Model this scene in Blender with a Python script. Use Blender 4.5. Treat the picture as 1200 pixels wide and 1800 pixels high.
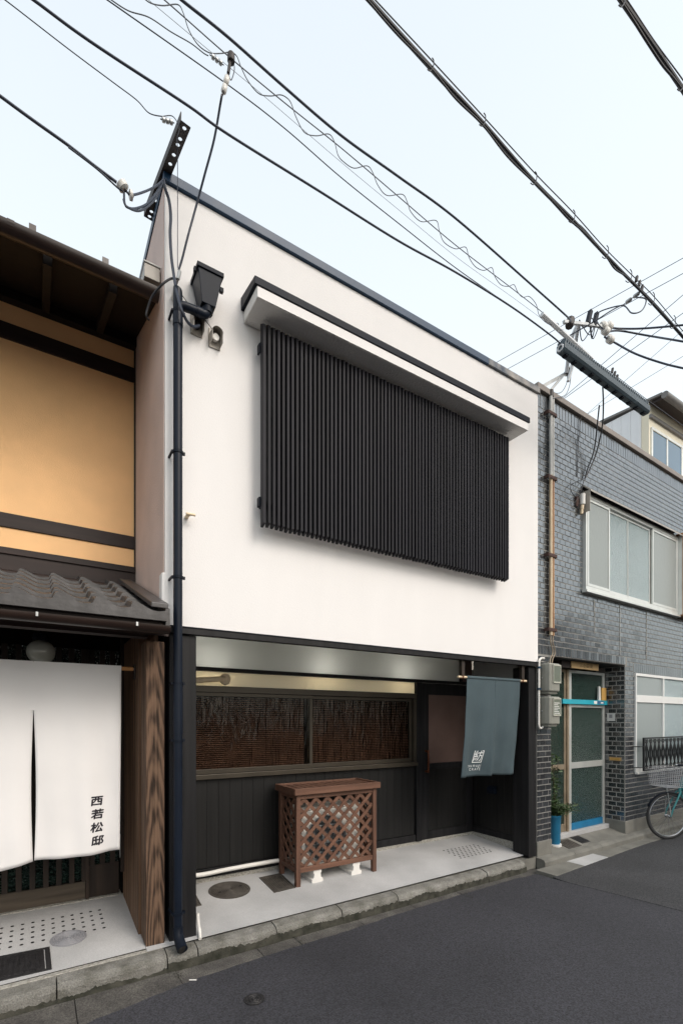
import bpy, bmesh, math, random
from mathutils import Vector, Matrix, noise
R = math.radians
rnd = random.Random(7)
for o in list(bpy.data.objects): bpy.data.objects.remove(o)
SC = bpy.context.scene
COL = SC.collection

# ------------------------------------------------------------------ camera, sky, sun, exposure
cam = bpy.data.cameras.new('camera'); camo = bpy.data.objects.new('camera', cam); COL.objects.link(camo)
cam.sensor_fit = 'HORIZONTAL'; cam.sensor_width = 24.0; cam.lens = 17.0; cam.shift_y = 366/1200
cam.clip_start = 0.05; cam.clip_end = 3000
camo.location = (0, 0, 1.6); camo.rotation_euler = (R(90), 0, R(-32.1))
SC.camera = camo
SUN_DIR = Vector((-0.30, 1.0, -0.85)).normalized()          # the way the light travels
W = bpy.data.worlds.new('World'); SC.world = W; W.use_nodes = True
nt = W.node_tree; nt.nodes.clear()
sky = nt.nodes.new('ShaderNodeTexSky'); sky.sky_type = 'NISHITA'; sky.sun_disc = False
sky.sun_elevation = math.asin(-SUN_DIR.z); sky.sun_rotation = math.atan2(-SUN_DIR.x, -SUN_DIR.y)
sky.air_density = 1.0; sky.dust_density = 6.0; sky.ozone_density = 1.0; sky.altitude = 50
bg = nt.nodes.new('ShaderNodeBackground'); bg.inputs['Strength'].default_value = 0.15
wo = nt.nodes.new('ShaderNodeOutputWorld')
veil = nt.nodes.new('ShaderNodeMix'); veil.data_type = 'RGBA'; veil.inputs['Factor'].default_value = 0.72      # thin bright overcast in front of the blue
veil.inputs['B'].default_value = (4.25, 4.5, 4.42, 1)
wtc = nt.nodes.new('ShaderNodeTexCoord'); wsx = nt.nodes.new('ShaderNodeSeparateXYZ'); wmr = nt.nodes.new('ShaderNodeMapRange')   # the veil is thicker towards the horizon
wmr.inputs['From Min'].default_value = .30; wmr.inputs['From Max'].default_value = .90; wmr.inputs['To Min'].default_value = .76; wmr.inputs['To Max'].default_value = .56
nt.links.new(wtc.outputs['Generated'], wsx.inputs[0]); nt.links.new(wsx.outputs['Z'], wmr.inputs[0]); nt.links.new(wmr.outputs[0], veil.inputs['Factor'])
nt.links.new(sky.outputs[0], veil.inputs['A']); nt.links.new(veil.outputs['Result'], bg.inputs[0]); nt.links.new(bg.outputs[0], wo.inputs[0])
sl = bpy.data.lights.new('sun', 'SUN'); sl.energy = 0.55; sl.angle = R(22.0); sl.color = (1.0, 0.975, 0.95)
so = bpy.data.objects.new('sun', sl); COL.objects.link(so); so.location = (2, -6, 12)
so.rotation_euler = SUN_DIR.to_track_quat('-Z', 'Y').to_euler()
SC.view_settings.view_transform = 'Standard'; SC.view_settings.look = 'None'
SC.view_settings.gamma = 1; SC.view_settings.exposure = 0.98; SC.view_settings.use_curve_mapping = False
SC.render.engine = 'CYCLES'

# ------------------------------------------------------------------ materials
def mat(name, col, rough=0.6, var=0.0, vs=4.0, bump=0.0, bs=60.0, metal=0.0, spec=0.5, streak=None, col2=None, rand=0.0, fine=0.0, fs=120.0, coat=0.0, ior=None, tint=None):
    m = bpy.data.materials.new(name); m.use_nodes = True
    n = m.node_tree.nodes; l = m.node_tree.links; p = n['Principled BSDF']
    p.inputs['Roughness'].default_value = rough; p.inputs['Metallic'].default_value = metal
    p.inputs['Specular IOR Level'].default_value = spec; p.inputs['Coat Weight'].default_value = coat
    if tint: p.inputs['Specular Tint'].default_value = (*tint, 1)
    if ior: p.inputs['IOR'].default_value = ior
    tc = n.new('ShaderNodeTexCoord'); out = tc.outputs['Object']
    if streak:
        mp = n.new('ShaderNodeMapping'); mp.inputs['Scale'].default_value = streak; l.new(out, mp.inputs[0]); vec = mp.outputs[0]
    else: vec = out
    base = None
    rgb = n.new('ShaderNodeRGB'); rgb.outputs[0].default_value = (*col, 1); base = rgb.outputs[0]
    if var or col2:
        t = n.new('ShaderNodeTexNoise'); t.inputs['Scale'].default_value = vs; t.inputs['Detail'].default_value = 6; l.new(vec, t.inputs['Vector'])
        r = n.new('ShaderNodeValToRGB'); c2 = col2 or tuple(c*(1-var) for c in col); c1 = col if col2 else tuple(min(1, c*(1+var)) for c in col)
        r.color_ramp.elements[0].position = 0.32; r.color_ramp.elements[1].position = 0.68
        r.color_ramp.elements[0].color = (*c2, 1); r.color_ramp.elements[1].color = (*c1, 1)
        l.new(t.outputs['Fac'], r.inputs[0]); base = r.outputs[0]
        rr = n.new('ShaderNodeMapRange'); rr.inputs['To Min'].default_value = max(0.02, rough*0.85); rr.inputs['To Max'].default_value = min(1, rough*1.15)
        l.new(t.outputs['Fac'], rr.inputs[0]); l.new(rr.outputs[0], p.inputs['Roughness'])
    if fine:
        t = n.new('ShaderNodeTexNoise'); t.inputs['Scale'].default_value = fs; t.inputs['Detail'].default_value = 3; l.new(vec, t.inputs['Vector'])
        mr = n.new('ShaderNodeMapRange'); mr.inputs['From Min'].default_value = .3; mr.inputs['From Max'].default_value = .7
        mr.inputs['To Min'].default_value = 1-fine; mr.inputs['To Max'].default_value = 1+fine; l.new(t.outputs['Fac'], mr.inputs[0])
        mx = n.new('ShaderNodeVectorMath'); mx.operation = 'SCALE'; l.new(base, mx.inputs[0]); l.new(mr.outputs[0], mx.inputs['Scale']); base = mx.outputs[0]
    if rand:
        oi = n.new('ShaderNodeObjectInfo'); mr = n.new('ShaderNodeMapRange'); mr.inputs['To Min'].default_value = 1-rand; mr.inputs['To Max'].default_value = 1+rand
        l.new(oi.outputs['Random'], mr.inputs[0]); mx = n.new('ShaderNodeVectorMath'); mx.operation = 'SCALE'
        l.new(base, mx.inputs[0]); l.new(mr.outputs[0], mx.inputs['Scale']); base = mx.outputs[0]
    l.new(base, p.inputs['Base Color'])
    if bump:
        t = n.new('ShaderNodeTexNoise'); t.inputs['Scale'].default_value = bs; t.inputs['Detail'].default_value = 4; l.new(vec, t.inputs['Vector'])
        b = n.new('ShaderNodeBump'); b.inputs['Strength'].default_value = bump; b.inputs['Distance'].default_value = 0.01
        l.new(t.outputs['Fac'], b.inputs['Height']); l.new(b.outputs[0], p.inputs['Normal'])
    return m

def wood(name, dark, light, scale=(14, 14, 0.9), rough=0.6, bump=0.3, rand=0.0, rings=0.0, spec=0.4, con=.22):
    m = bpy.data.materials.new(name); m.use_nodes = True
    n = m.node_tree.nodes; l = m.node_tree.links; p = n['Principled BSDF']; p.inputs['Roughness'].default_value = rough; p.inputs['Specular IOR Level'].default_value = spec
    tc = n.new('ShaderNodeTexCoord'); mp = n.new('ShaderNodeMapping'); mp.inputs['Scale'].default_value = scale
    l.new(tc.outputs['Object'], mp.inputs[0])
    oi = n.new('ShaderNodeObjectInfo'); ad = n.new('ShaderNodeVectorMath'); ad.operation = 'MULTIPLY_ADD'
    cx = n.new('ShaderNodeCombineXYZ'); l.new(oi.outputs['Random'], cx.inputs[2]); l.new(oi.outputs['Random'], cx.inputs[0])
    l.new(cx.outputs[0], ad.inputs[0]); ad.inputs[1].default_value = (37, 37, 37); l.new(mp.outputs[0], ad.inputs[2])
    if rings:
        t = n.new('ShaderNodeTexWave'); t.wave_type = 'BANDS'; t.bands_direction = 'X'; t.inputs['Scale'].default_value = rings; t.inputs['Distortion'].default_value = 5.0
        t.inputs['Detail'].default_value = 3; t.inputs['Detail Scale'].default_value = 1.2; l.new(ad.outputs[0], t.inputs['Vector'])
    else:
        t = n.new('ShaderNodeTexNoise'); t.inputs['Scale'].default_value = 1.0; t.inputs['Detail'].default_value = 8; l.new(ad.outputs[0], t.inputs['Vector'])
    r = n.new('ShaderNodeValToRGB'); r.color_ramp.elements[0].position = .5-con; r.color_ramp.elements[1].position = .5+con
    r.color_ramp.elements[0].color = (*dark, 1); r.color_ramp.elements[1].color = (*light, 1); l.new(t.outputs['Fac'], r.inputs[0])
    base = r.outputs[0]
    if rand:
        mr = n.new('ShaderNodeMapRange'); mr.inputs['To Min'].default_value = 1-rand; mr.inputs['To Max'].default_value = 1+rand
        l.new(oi.outputs['Random'], mr.inputs[0]); mx = n.new('ShaderNodeVectorMath'); mx.operation = 'SCALE'
        l.new(base, mx.inputs[0]); l.new(mr.outputs[0], mx.inputs['Scale']); base = mx.outputs[0]
    l.new(base, p.inputs['Base Color'])
    b = n.new('ShaderNodeBump'); b.inputs['Strength'].default_value = bump; b.inputs['Distance'].default_value = 0.006
    l.new(t.outputs['Fac'], b.inputs['Height']); l.new(b.outputs[0], p.inputs['Normal'])
    return m

def glass(name, tint, ior=1.5, rough=0.02, wav=0.0, ws=(6, 6, 1.5), body=None, mixbody=0.0, kind='noise', gcol=1.0):
    """thin window glass: see-through with a fresnel reflection, optionally milky (body) and wavy"""
    m = bpy.data.materials.new(name); m.use_nodes = True
    n = m.node_tree.nodes; l = m.node_tree.links; n.clear()
    o = n.new('ShaderNodeOutputMaterial'); tr = n.new('ShaderNodeBsdfTransparent'); tr.inputs[0].default_value = (*tint, 1)
    gl = n.new('ShaderNodeBsdfGlossy'); gl.inputs['Roughness'].default_value = rough; gl.inputs['Color'].default_value = (gcol, gcol, gcol, 1)
    fr = n.new('ShaderNodeFresnel'); fr.inputs['IOR'].default_value = ior
    mx = n.new('ShaderNodeMixShader'); l.new(fr.outputs[0], mx.inputs[0])
    under = tr.outputs[0]
    if body:
        df = n.new('ShaderNodeBsdfDiffuse'); df.inputs[0].default_value = (*body, 1)
        m2 = n.new('ShaderNodeMixShader'); m2.inputs[0].default_value = mixbody; l.new(tr.outputs[0], m2.inputs[1]); l.new(df.outputs[0], m2.inputs[2]); under = m2.outputs[0]
    l.new(under, mx.inputs[1]); l.new(gl.outputs[0], mx.inputs[2]); l.new(mx.outputs[0], o.inputs[0])
    if wav:
        tc = n.new('ShaderNodeTexCoord'); mp = n.new('ShaderNodeMapping'); mp.inputs['Scale'].default_value = ws; l.new(tc.outputs['Object'], mp.inputs[0])
        if kind == 'voronoi':
            t = n.new('ShaderNodeTexVoronoi'); t.inputs['Scale'].default_value = 1.0; src = t.outputs['Distance']
            if body:                # sparkle of the moulded pattern painted into the body: pale cells, darker edges
                rp = n.new('ShaderNodeValToRGB'); rp.color_ramp.elements[0].color = (*[min(1,c*(1.9 if body[0] < .1 else 1.16)) for c in body], 1); rp.color_ramp.elements[1].color = (*[c*(.6 if body[0] < .1 else .88) for c in body], 1)
                rp.color_ramp.elements[0].position = .12; rp.color_ramp.elements[1].position = .6
                l.new(src, rp.inputs[0]); l.new(rp.outputs[0], df.inputs[0])
        else:
            t = n.new('ShaderNodeTexNoise'); t.inputs['Scale'].default_value = 1.0; t.inputs['Detail'].default_value = 2.5; t.inputs['Distortion'].default_value = 0.6; src = t.outputs['Fac']
        l.new(mp.outputs[0], t.inputs['Vector'])
        b = n.new('ShaderNodeBump'); b.inputs['Strength'].default_value = wav; b.inputs['Distance'].default_value = 0.02
        l.new(src, b.inputs['Height']); l.new(b.outputs[0], gl.inputs['Normal']); l.new(b.outputs[0], fr.inputs['Normal'])
    return m

M = {}
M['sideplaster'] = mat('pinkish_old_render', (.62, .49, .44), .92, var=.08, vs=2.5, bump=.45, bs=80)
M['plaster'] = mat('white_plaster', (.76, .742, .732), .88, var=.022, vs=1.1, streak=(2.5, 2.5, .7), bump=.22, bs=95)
M['soffit_plaster'] = mat('rough_white_plaster', (.79, .775, .745), .9, var=.04, vs=3, bump=1.0, bs=60)
M['orange'] = mat('ochre_plaster', (.93, .57, .28), .85, var=.045, vs=3.5, bump=.2, bs=120)
M['timber'] = wood('dark_brown_timber', (.012, .007, .006), (.034, .020, .017), (1.2, 14, 14), .6, .2)
M['timber_v'] = wood('dark_timber_upright', (.012, .008, .006), (.04, .026, .018), (18, 18, 1.0), .6, .3)
M['char'] = wood('charcoal_timber', (.006, .006, .007), (.017, .0165, .0175), (22, 22, 1.1), .55, .25, spec=.25)
M['charplank'] = wood('charred_plank', (.0055, .0055, .0055), (.013, .0128, .0125), (40, 40, .8), .45, .2, rand=.10, spec=.35)
M['slat'] = wood('painted_slat', (.011, .011, .0135), (.022, .0215, .027), (30, 30, 1.5), .55, .12, rand=.18, spec=.15)
M['navy'] = mat('navy_sheet_metal', (.012, .040, .085), .42, var=.12, vs=3, spec=.35)
M['rustcap'] = mat('weathered_cap_metal', (.030, .052, .085), .5, vs=7, col2=(.34, .31, .28), bump=.1)
M['black'] = mat('black_coated_metal', (.006, .009, .016), .5, var=.2, vs=8, spec=.14)
M['pipe'] = mat('dark_pipe', (.008, .012, .021), .36, var=.15, vs=5, spec=.18)
M['brownmetal'] = mat('dark_brown_gutter', (.022, .012, .009), .35, var=.15, vs=4)
M['bronze'] = mat('bronze_window_frame', (.055, .046, .034), .42, var=.1, vs=6, metal=.4)
M['frost'] = mat('frosted_pane', (.62, .68, .65), .22, var=.05, vs=1.5, spec=.6)
M['milk'] = None
M['cream'] = mat('cream_panel', (.80, .77, .66), .5, var=.03, vs=2)
M['beigepipe'] = mat('beige_wrapped_pipe', (.62, .50, .34), .5, var=.08, vs=20, bump=.2, bs=25)
M['whitepvc'] = mat('white_pvc', (.72, .70, .66), .4, var=.04, vs=8)
M['greypvc'] = mat('weathered_grey_pvc', (.45, .45, .43), .5, var=.1, vs=6)
M['vent'] = mat('taupe_vent', (.36, .33, .29), .45, var=.08, vs=8)
M['blind'] = mat('reddish_blind_slat', (.21, .12, .092), .55, var=.2, vs=9)
M['wavy'] = glass('wavy_glass', (.80, .78, .74), 1.42, .04, .8, (34, 34, 3.2), gcol=.45)
M['film'] = mat('brown_film_pane', (.15, .10, .085), .22, var=.1, vs=3, spec=.6)
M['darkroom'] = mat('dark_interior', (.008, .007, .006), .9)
M['copperhandle'] = mat('copper_handle', (.20, .07, .035), .35, metal=.7, var=.1)
M['bamboo'] = mat('pale_rod', (.70, .56, .38), .45, var=.1, vs=15)
M['orangerod'] = mat('bamboo_rod', (.55, .26, .09), .4, var=.15, vs=15)
M['noren_grey'] = mat('blue_grey_cloth', (.066, .092, .104), .9, var=.07, vs=4, bump=.25, bs=420, fine=.10, fs=420, spec=.2)
M['noren_white'] = mat('white_cotton', (.77, .755, .75), .95, var=.02, vs=3, bump=.18, bs=380, spec=.2)
M['ink'] = mat('brush_ink', (.018, .016, .022), .8)
M['inkwhite'] = mat('white_print', (.78, .80, .80), .8)
M['redwood'] = wood('stained_fir', (.080, .038, .024), (.165, .082, .052), (1.5, 26, 26), .6, .25, rand=.14)
M['redwood_v'] = wood('stained_fir_upright', (.075, .036, .023), (.155, .077, .05), (26, 26, 1.5), .6, .25, rand=.14)
M['acbody'] = mat('ivory_casing', (.76, .74, .68), .45, var=.04, vs=4)
M['acgrille'] = mat('grey_fan_guard', (.30, .31, .31), .4, var=.1)
M['acdark'] = mat('dark_fan_well', (.02, .025, .028), .6)
M['post'] = wood('weathered_cedar', (.035, .016, .008), (.24, .14, .085), (19, 19, .42), .75, 1.2, con=.11)
def cathedral(name, dark, light, centre, tilt):
    m = bpy.data.materials.new(name); m.use_nodes = True; n = m.node_tree.nodes; l = m.node_tree.links; p = n['Principled BSDF']; p.inputs['Roughness'].default_value = .8; p.inputs['Specular IOR Level'].default_value = .25
    tc = n.new('ShaderNodeTexCoord'); a = n.new('ShaderNodeVectorMath'); a.operation = 'SUBTRACT'; a.inputs[1].default_value = centre; l.new(tc.outputs['Object'], a.inputs[0])
    mp = n.new('ShaderNodeMapping'); mp.inputs['Rotation'].default_value = tilt; mp.inputs['Scale'].default_value = (1, 1, 1); l.new(a.outputs[0], mp.inputs[0])
    m2 = n.new('ShaderNodeMapping'); m2.inputs['Scale'].default_value = (1, 1, .14); l.new(mp.outputs[0], m2.inputs[0])
    w = n.new('ShaderNodeTexWave'); w.wave_type = 'RINGS'; w.rings_direction = 'Z'; w.inputs['Scale'].default_value = 24; w.inputs['Distortion'].default_value = 3.2; w.inputs['Detail'].default_value = 3; w.inputs['Detail Scale'].default_value = 1.6; l.new(m2.outputs[0], w.inputs[0])
    m3 = n.new('ShaderNodeMapping'); m3.inputs['Scale'].default_value = (60, 60, 1.5); l.new(tc.outputs['Object'], m3.inputs[0])
    t = n.new('ShaderNodeTexNoise'); t.inputs['Scale'].default_value = 1; t.inputs['Detail'].default_value = 5; l.new(m3.outputs[0], t.inputs[0])
    mx = n.new('ShaderNodeMath'); mx.operation = 'MULTIPLY_ADD'; l.new(w.outputs['Fac'], mx.inputs[0]); mx.inputs[1].default_value = .34; l.new(t.outputs['Fac'], mx.inputs[2])
    r = n.new('ShaderNodeValToRGB'); r.color_ramp.elements[0].position = .42; r.color_ramp.elements[1].position = .84; r.color_ramp.elements[0].color = (*dark, 1); r.color_ramp.elements[1].color = (*light, 1); l.new(mx.outputs[0], r.inputs[0]); l.new(r.outputs[0], p.inputs['Base Color'])
    b = n.new('ShaderNodeBump'); b.inputs['Strength'].default_value = 1.0; b.inputs['Distance'].default_value = .006; l.new(mx.outputs[0], b.inputs['Height']); l.new(b.outputs[0], p.inputs['Normal'])
    return m
M['post'] = cathedral('weathered_cedar', (.026, .016, .011), (.150, .092, .060), (1.905, -1.08, 1.1), (R(3.2), R(1.2), 0))
M['postside'] = wood('weathered_cedar_plank', (.05, .024, .012), (.20, .115, .066), (26, 26, .6), .75, .8, rand=.15, con=.16)
M['eavewood'] = wood('near_black_eave_board', (.0035, .0026, .0022), (.009, .0065, .0055), (18, 18, 1.0), .7, .2)  # much darker tone than the other house timbers
M['tile'] = mat('silver_black_roof_tile', (.062, .058, .058), .40, vs=14, col2=(.026, .023, .023), bump=.12, bs=60, rand=.25)
M['doorboard'] = wood('sunlit_tone_door_board', (.05, .038, .027), (.12, .095, .068), (1.2, 22, 22), .6, .15)  # lighter than the other timber: sunlight on the board is put into its colour
M['globe'] = mat('opal_glass_globe', (.40, .41, .37), .15, spec=.6, coat=.4)
M['concrete'] = mat('pale_concrete', (.42, .418, .415), .85, var=.16, vs=1.7, bump=.2, bs=120, fine=.09, fs=120)
M['concrete2'] = mat('worn_concrete', (.17, .165, .145), .9, var=.2, vs=4, bump=.3, bs=140, fine=.2, fs=260)
M['kerb'] = mat('mossy_kerb_stone', (.235, .228, .208), .9, vs=9, col2=(.125, .12, .102), bump=.9, bs=90, fine=.32, fs=130, rand=.12)
M['moss'] = mat('moss', (.016, .017, .010), .95, vs=14, col2=(.055, .052, .040), bump=.6, bs=150)
M['gutter'] = mat('aggregate_gutter', (.125, .117, .104), .9, vs=5.0, col2=(.050, .046, .043), bump=.9, bs=120, fine=.55, fs=110, rand=.10)
M['asphalt'] = mat('asphalt', (.035, .035, .0415), .8, var=.22, vs=.8, bump=.8, bs=110, fine=.6, fs=95)
M['asphalt2'] = mat('older_asphalt', (.042, .042, .045), .8, var=.2, vs=2, bump=1.0, bs=90, fine=.7, fs=80)
M['soil'] = mat('ground', (.07, .066, .06), .95, var=.2, vs=.5)
M['skirting'] = mat('pebble_skirting', (.44, .42, .38), .9, vs=60, col2=(.22, .21, .18), bump=.5, bs=160)
M['iron'] = mat('rusty_iron_cover', (.062, .054, .045), .75, var=.3, vs=20, bump=.5, bs=90)
M['ironblack'] = mat('black_iron_cover', (.022, .021, .022), .5, var=.25, vs=20, bump=.3, bs=90)
M['greycover'] = mat('grey_plastic_cover', (.25, .25, .265), .55, var=.06, vs=9)
M['hole'] = mat('dark_hole', (.012, .011, .010), .9)
M['mortar'] = mat('grey_mortar', (.255, .25, .235), .9, var=.15, vs=5, bump=.3, bs=180)
M['mortarblue'] = M['mortar']
M['brick'] = mat('glazed_dark_tile', (.040, .042, .047), .20, vs=9, col2=(.022, .022, .024), bump=.10, bs=45, rand=.38, spec=1.0, ior=1.95, tint=(.88, .95, 1.0))
M['coping'] = mat('brown_grey_coping', (.22, .19, .17), .6, var=.12, vs=5)
M['alu'] = mat('anodised_aluminium', (.66, .67, .64), .38, metal=.55, var=.06, vs=6)
M['aluold'] = mat('old_bronze_aluminium', (.30, .24, .17), .42, metal=.4, var=.15, vs=9)
M['patterned'] = glass('figured_glass', (.22, .32, .28), 1.55, .08, 2.5, (48, 48, 48), (.030, .060, .050), .62, 'voronoi')
M['patterned_light'] = glass('figured_glass_light', (.5, .6, .62), 1.55, .12, .8, (55, 55, 55), (.38, .47, .49), .90, 'voronoi')
M['frostglass'] = glass('frosted_glass', (.5, .55, .55), 1.5, .30, .2, (40, 40, 40), (.30, .34, .34), .92)
M['netglass'] = glass('window_behind_screen', (.4, .45, .42), 1.4, .35, .2, (40, 40, 40), (.29, .32, .31), .92)
M['skyglass'] = glass('clear_window', (.25, .35, .45), 1.6, .03, .05, (3, 3, 3), (.10, .19, .28), .7)
M['turquoise'] = mat('turquoise_rail', (.02, .36, .46), .4, var=.06, vs=6)
M['bluekick'] = mat('blue_kick_plate', (.012, .15, .30), .45, var=.12, vs=8)
M['bluepot'] = mat('blue_planter', (.010, .14, .26), .45, var=.12, vs=9)
M['signwood'] = wood('sign_wood', (.40, .25, .10), (.58, .40, .20), (2, 30, 30), .55, .1)
M['plaque'] = wood('yellow_plaque', (.42, .23, .05), (.58, .36, .12), (30, 30, 2), .55, .1)
M['paper'] = mat('paper_notice', (.60, .60, .58), .8)
M['meter'] = mat('grey_meter_case', (.235, .235, .205), .42, var=.1, vs=5, spec=.5)
M['meterrim'] = mat('pale_meter_front', (.40, .40, .34), .45, var=.08, vs=6)
M['meterglass'] = glass('meter_window', (.6, .65, .6), 1.5, .03, 0, (1, 1, 1), (.30, .34, .28), .5)
M['palepipe'] = mat('pale_streaked_conduit', (.60, .52, .38), .5, vs=3, col2=(.46, .32, .18), streak=(9, 9, .8))
M['rustpipe'] = mat('rust_streaked_conduit', (.46, .27, .13), .5, vs=3, col2=(.24, .11, .05), streak=(9, 9, 1.0))
M['galv'] = mat('galvanised_steel', (.42, .43, .43), .42, metal=.6, var=.12, vs=12)
M['rust'] = mat('rusted_clamp', (.055, .026, .020), .8, var=.3, vs=40, bump=.3)
M['shutter'] = mat('copper_brown_shutter_box', (.42, .20, .085), .38, metal=.35, var=.08, vs=2, streak=(8, 8, .6))
M['ironwork'] = mat('black_ironwork', (.010, .011, .012), .45)
M['creamwall'] = mat('cream_siding', (.74, .69, .55), .7, var=.03, vs=2)
M['whitesiding'] = mat('white_siding', (.76, .78, .80), .6, var=.03, vs=2)
M['greyroof'] = mat('grey_roof_edge', (.16, .155, .15), .5, var=.1, vs=5)
M['pinkbeam'] = mat('pale_pink_balcony_rail', (.55, .46, .42), .6, var=.04)
M['cable'] = mat('cable_sheath', (.020, .028, .048), .5)
M['cableblack'] = mat('black_cable', (.014, .014, .018), .5)
M['wire'] = mat('grey_wire', (.09, .10, .12), .5)
M['wirepale'] = mat('pale_far_wire', (.16, .17, .19), .5)
M['porcelain'] = mat('white_insulator', (.68, .66, .62), .3)
M['duct'] = mat('slotted_cable_closure', (.045, .068, .085), .45, var=.1, vs=8)
M['sleeve'] = mat('white_line_sleeve', (.62, .64, .66), .5)
M['steel'] = mat('painted_angle_steel', (.030, .024, .022), .6, var=.3, vs=9, bump=.2)
M['tyre'] = mat('tyre_rubber', (.025, .025, .026), .8)
M['chrome'] = mat('chromed_steel', (.55, .56, .57), .22, metal=1.0)
M['teal'] = mat('teal_cycle_paint', (.018, .19, .20), .28, coat=.6)
M['basket'] = mat('grey_basket_wire', (.40, .41, .43), .45)
M['leaf'] = mat('small_leaf', (.060, .105, .030), .5, vs=40, col2=(.030, .060, .018))
M['stem'] = mat('woody_stem', (.06, .045, .025), .8)
M['opp_wall'] = mat('terracotta_render', (.46, .30, .22), .85, var=.06, vs=1.5)
M['opp_wall2'] = mat('beige_render', (.48, .45, .40), .85, var=.06, vs=1.5)
M['opp_wood'] = wood('opposite_timber', (.05, .035, .025), (.11, .08, .06), (14, 14, 1), .6, .2)
M['opp_roof'] = mat('opposite_roof_tile', (.07, .07, .075), .5, var=.15, vs=6)
M['white'] = mat('white_paint', (.72, .72, .70), .5)
M['litter'] = mat('white_paper_scrap', (.7, .69, .66), .8)

def milky(name, body, trans, rough):
    m = bpy.data.materials.new(name); m.use_nodes = True; n = m.node_tree.nodes; l = m.node_tree.links; n.clear()
    o = n.new('ShaderNodeOutputMaterial'); a = n.new('ShaderNodeBsdfDiffuse'); b = n.new('ShaderNodeBsdfTranslucent'); g = n.new('ShaderNodeBsdfGlossy'); f = n.new('ShaderNodeFresnel')
    a.inputs[0].default_value = (*body, 1); b.inputs[0].default_value = (*trans, 1); g.inputs['Roughness'].default_value = rough; f.inputs['IOR'].default_value = 1.5
    m1 = n.new('ShaderNodeMixShader'); m1.inputs[0].default_value = .5; m2 = n.new('ShaderNodeMixShader')
    l.new(a.outputs[0], m1.inputs[1]); l.new(b.outputs[0], m1.inputs[2]); l.new(f.outputs[0], m2.inputs[0]); l.new(m1.outputs[0], m2.inputs[1]); l.new(g.outputs[0], m2.inputs[2]); l.new(m2.outputs[0], o.inputs[0])
    return m
M['frost'] = milky('frosted_pane', (.68, .70, .69), (.69, .71, .71), .25)
M['milk'] = milky('cream_glow_panel', (.82, .79, .70), (.80, .74, .60), .4)  # translucency added: lamp glow through the panel stands in for sun on its face
M['bulb'] = bpy.data.materials.new('lamp_bulb'); M['bulb'].use_nodes = True
_p = M['bulb'].node_tree.nodes['Principled BSDF']; _p.inputs['Emission Color'].default_value = (1, .92, .80, 1); _p.inputs['Emission Strength'].default_value = 175.0

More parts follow.
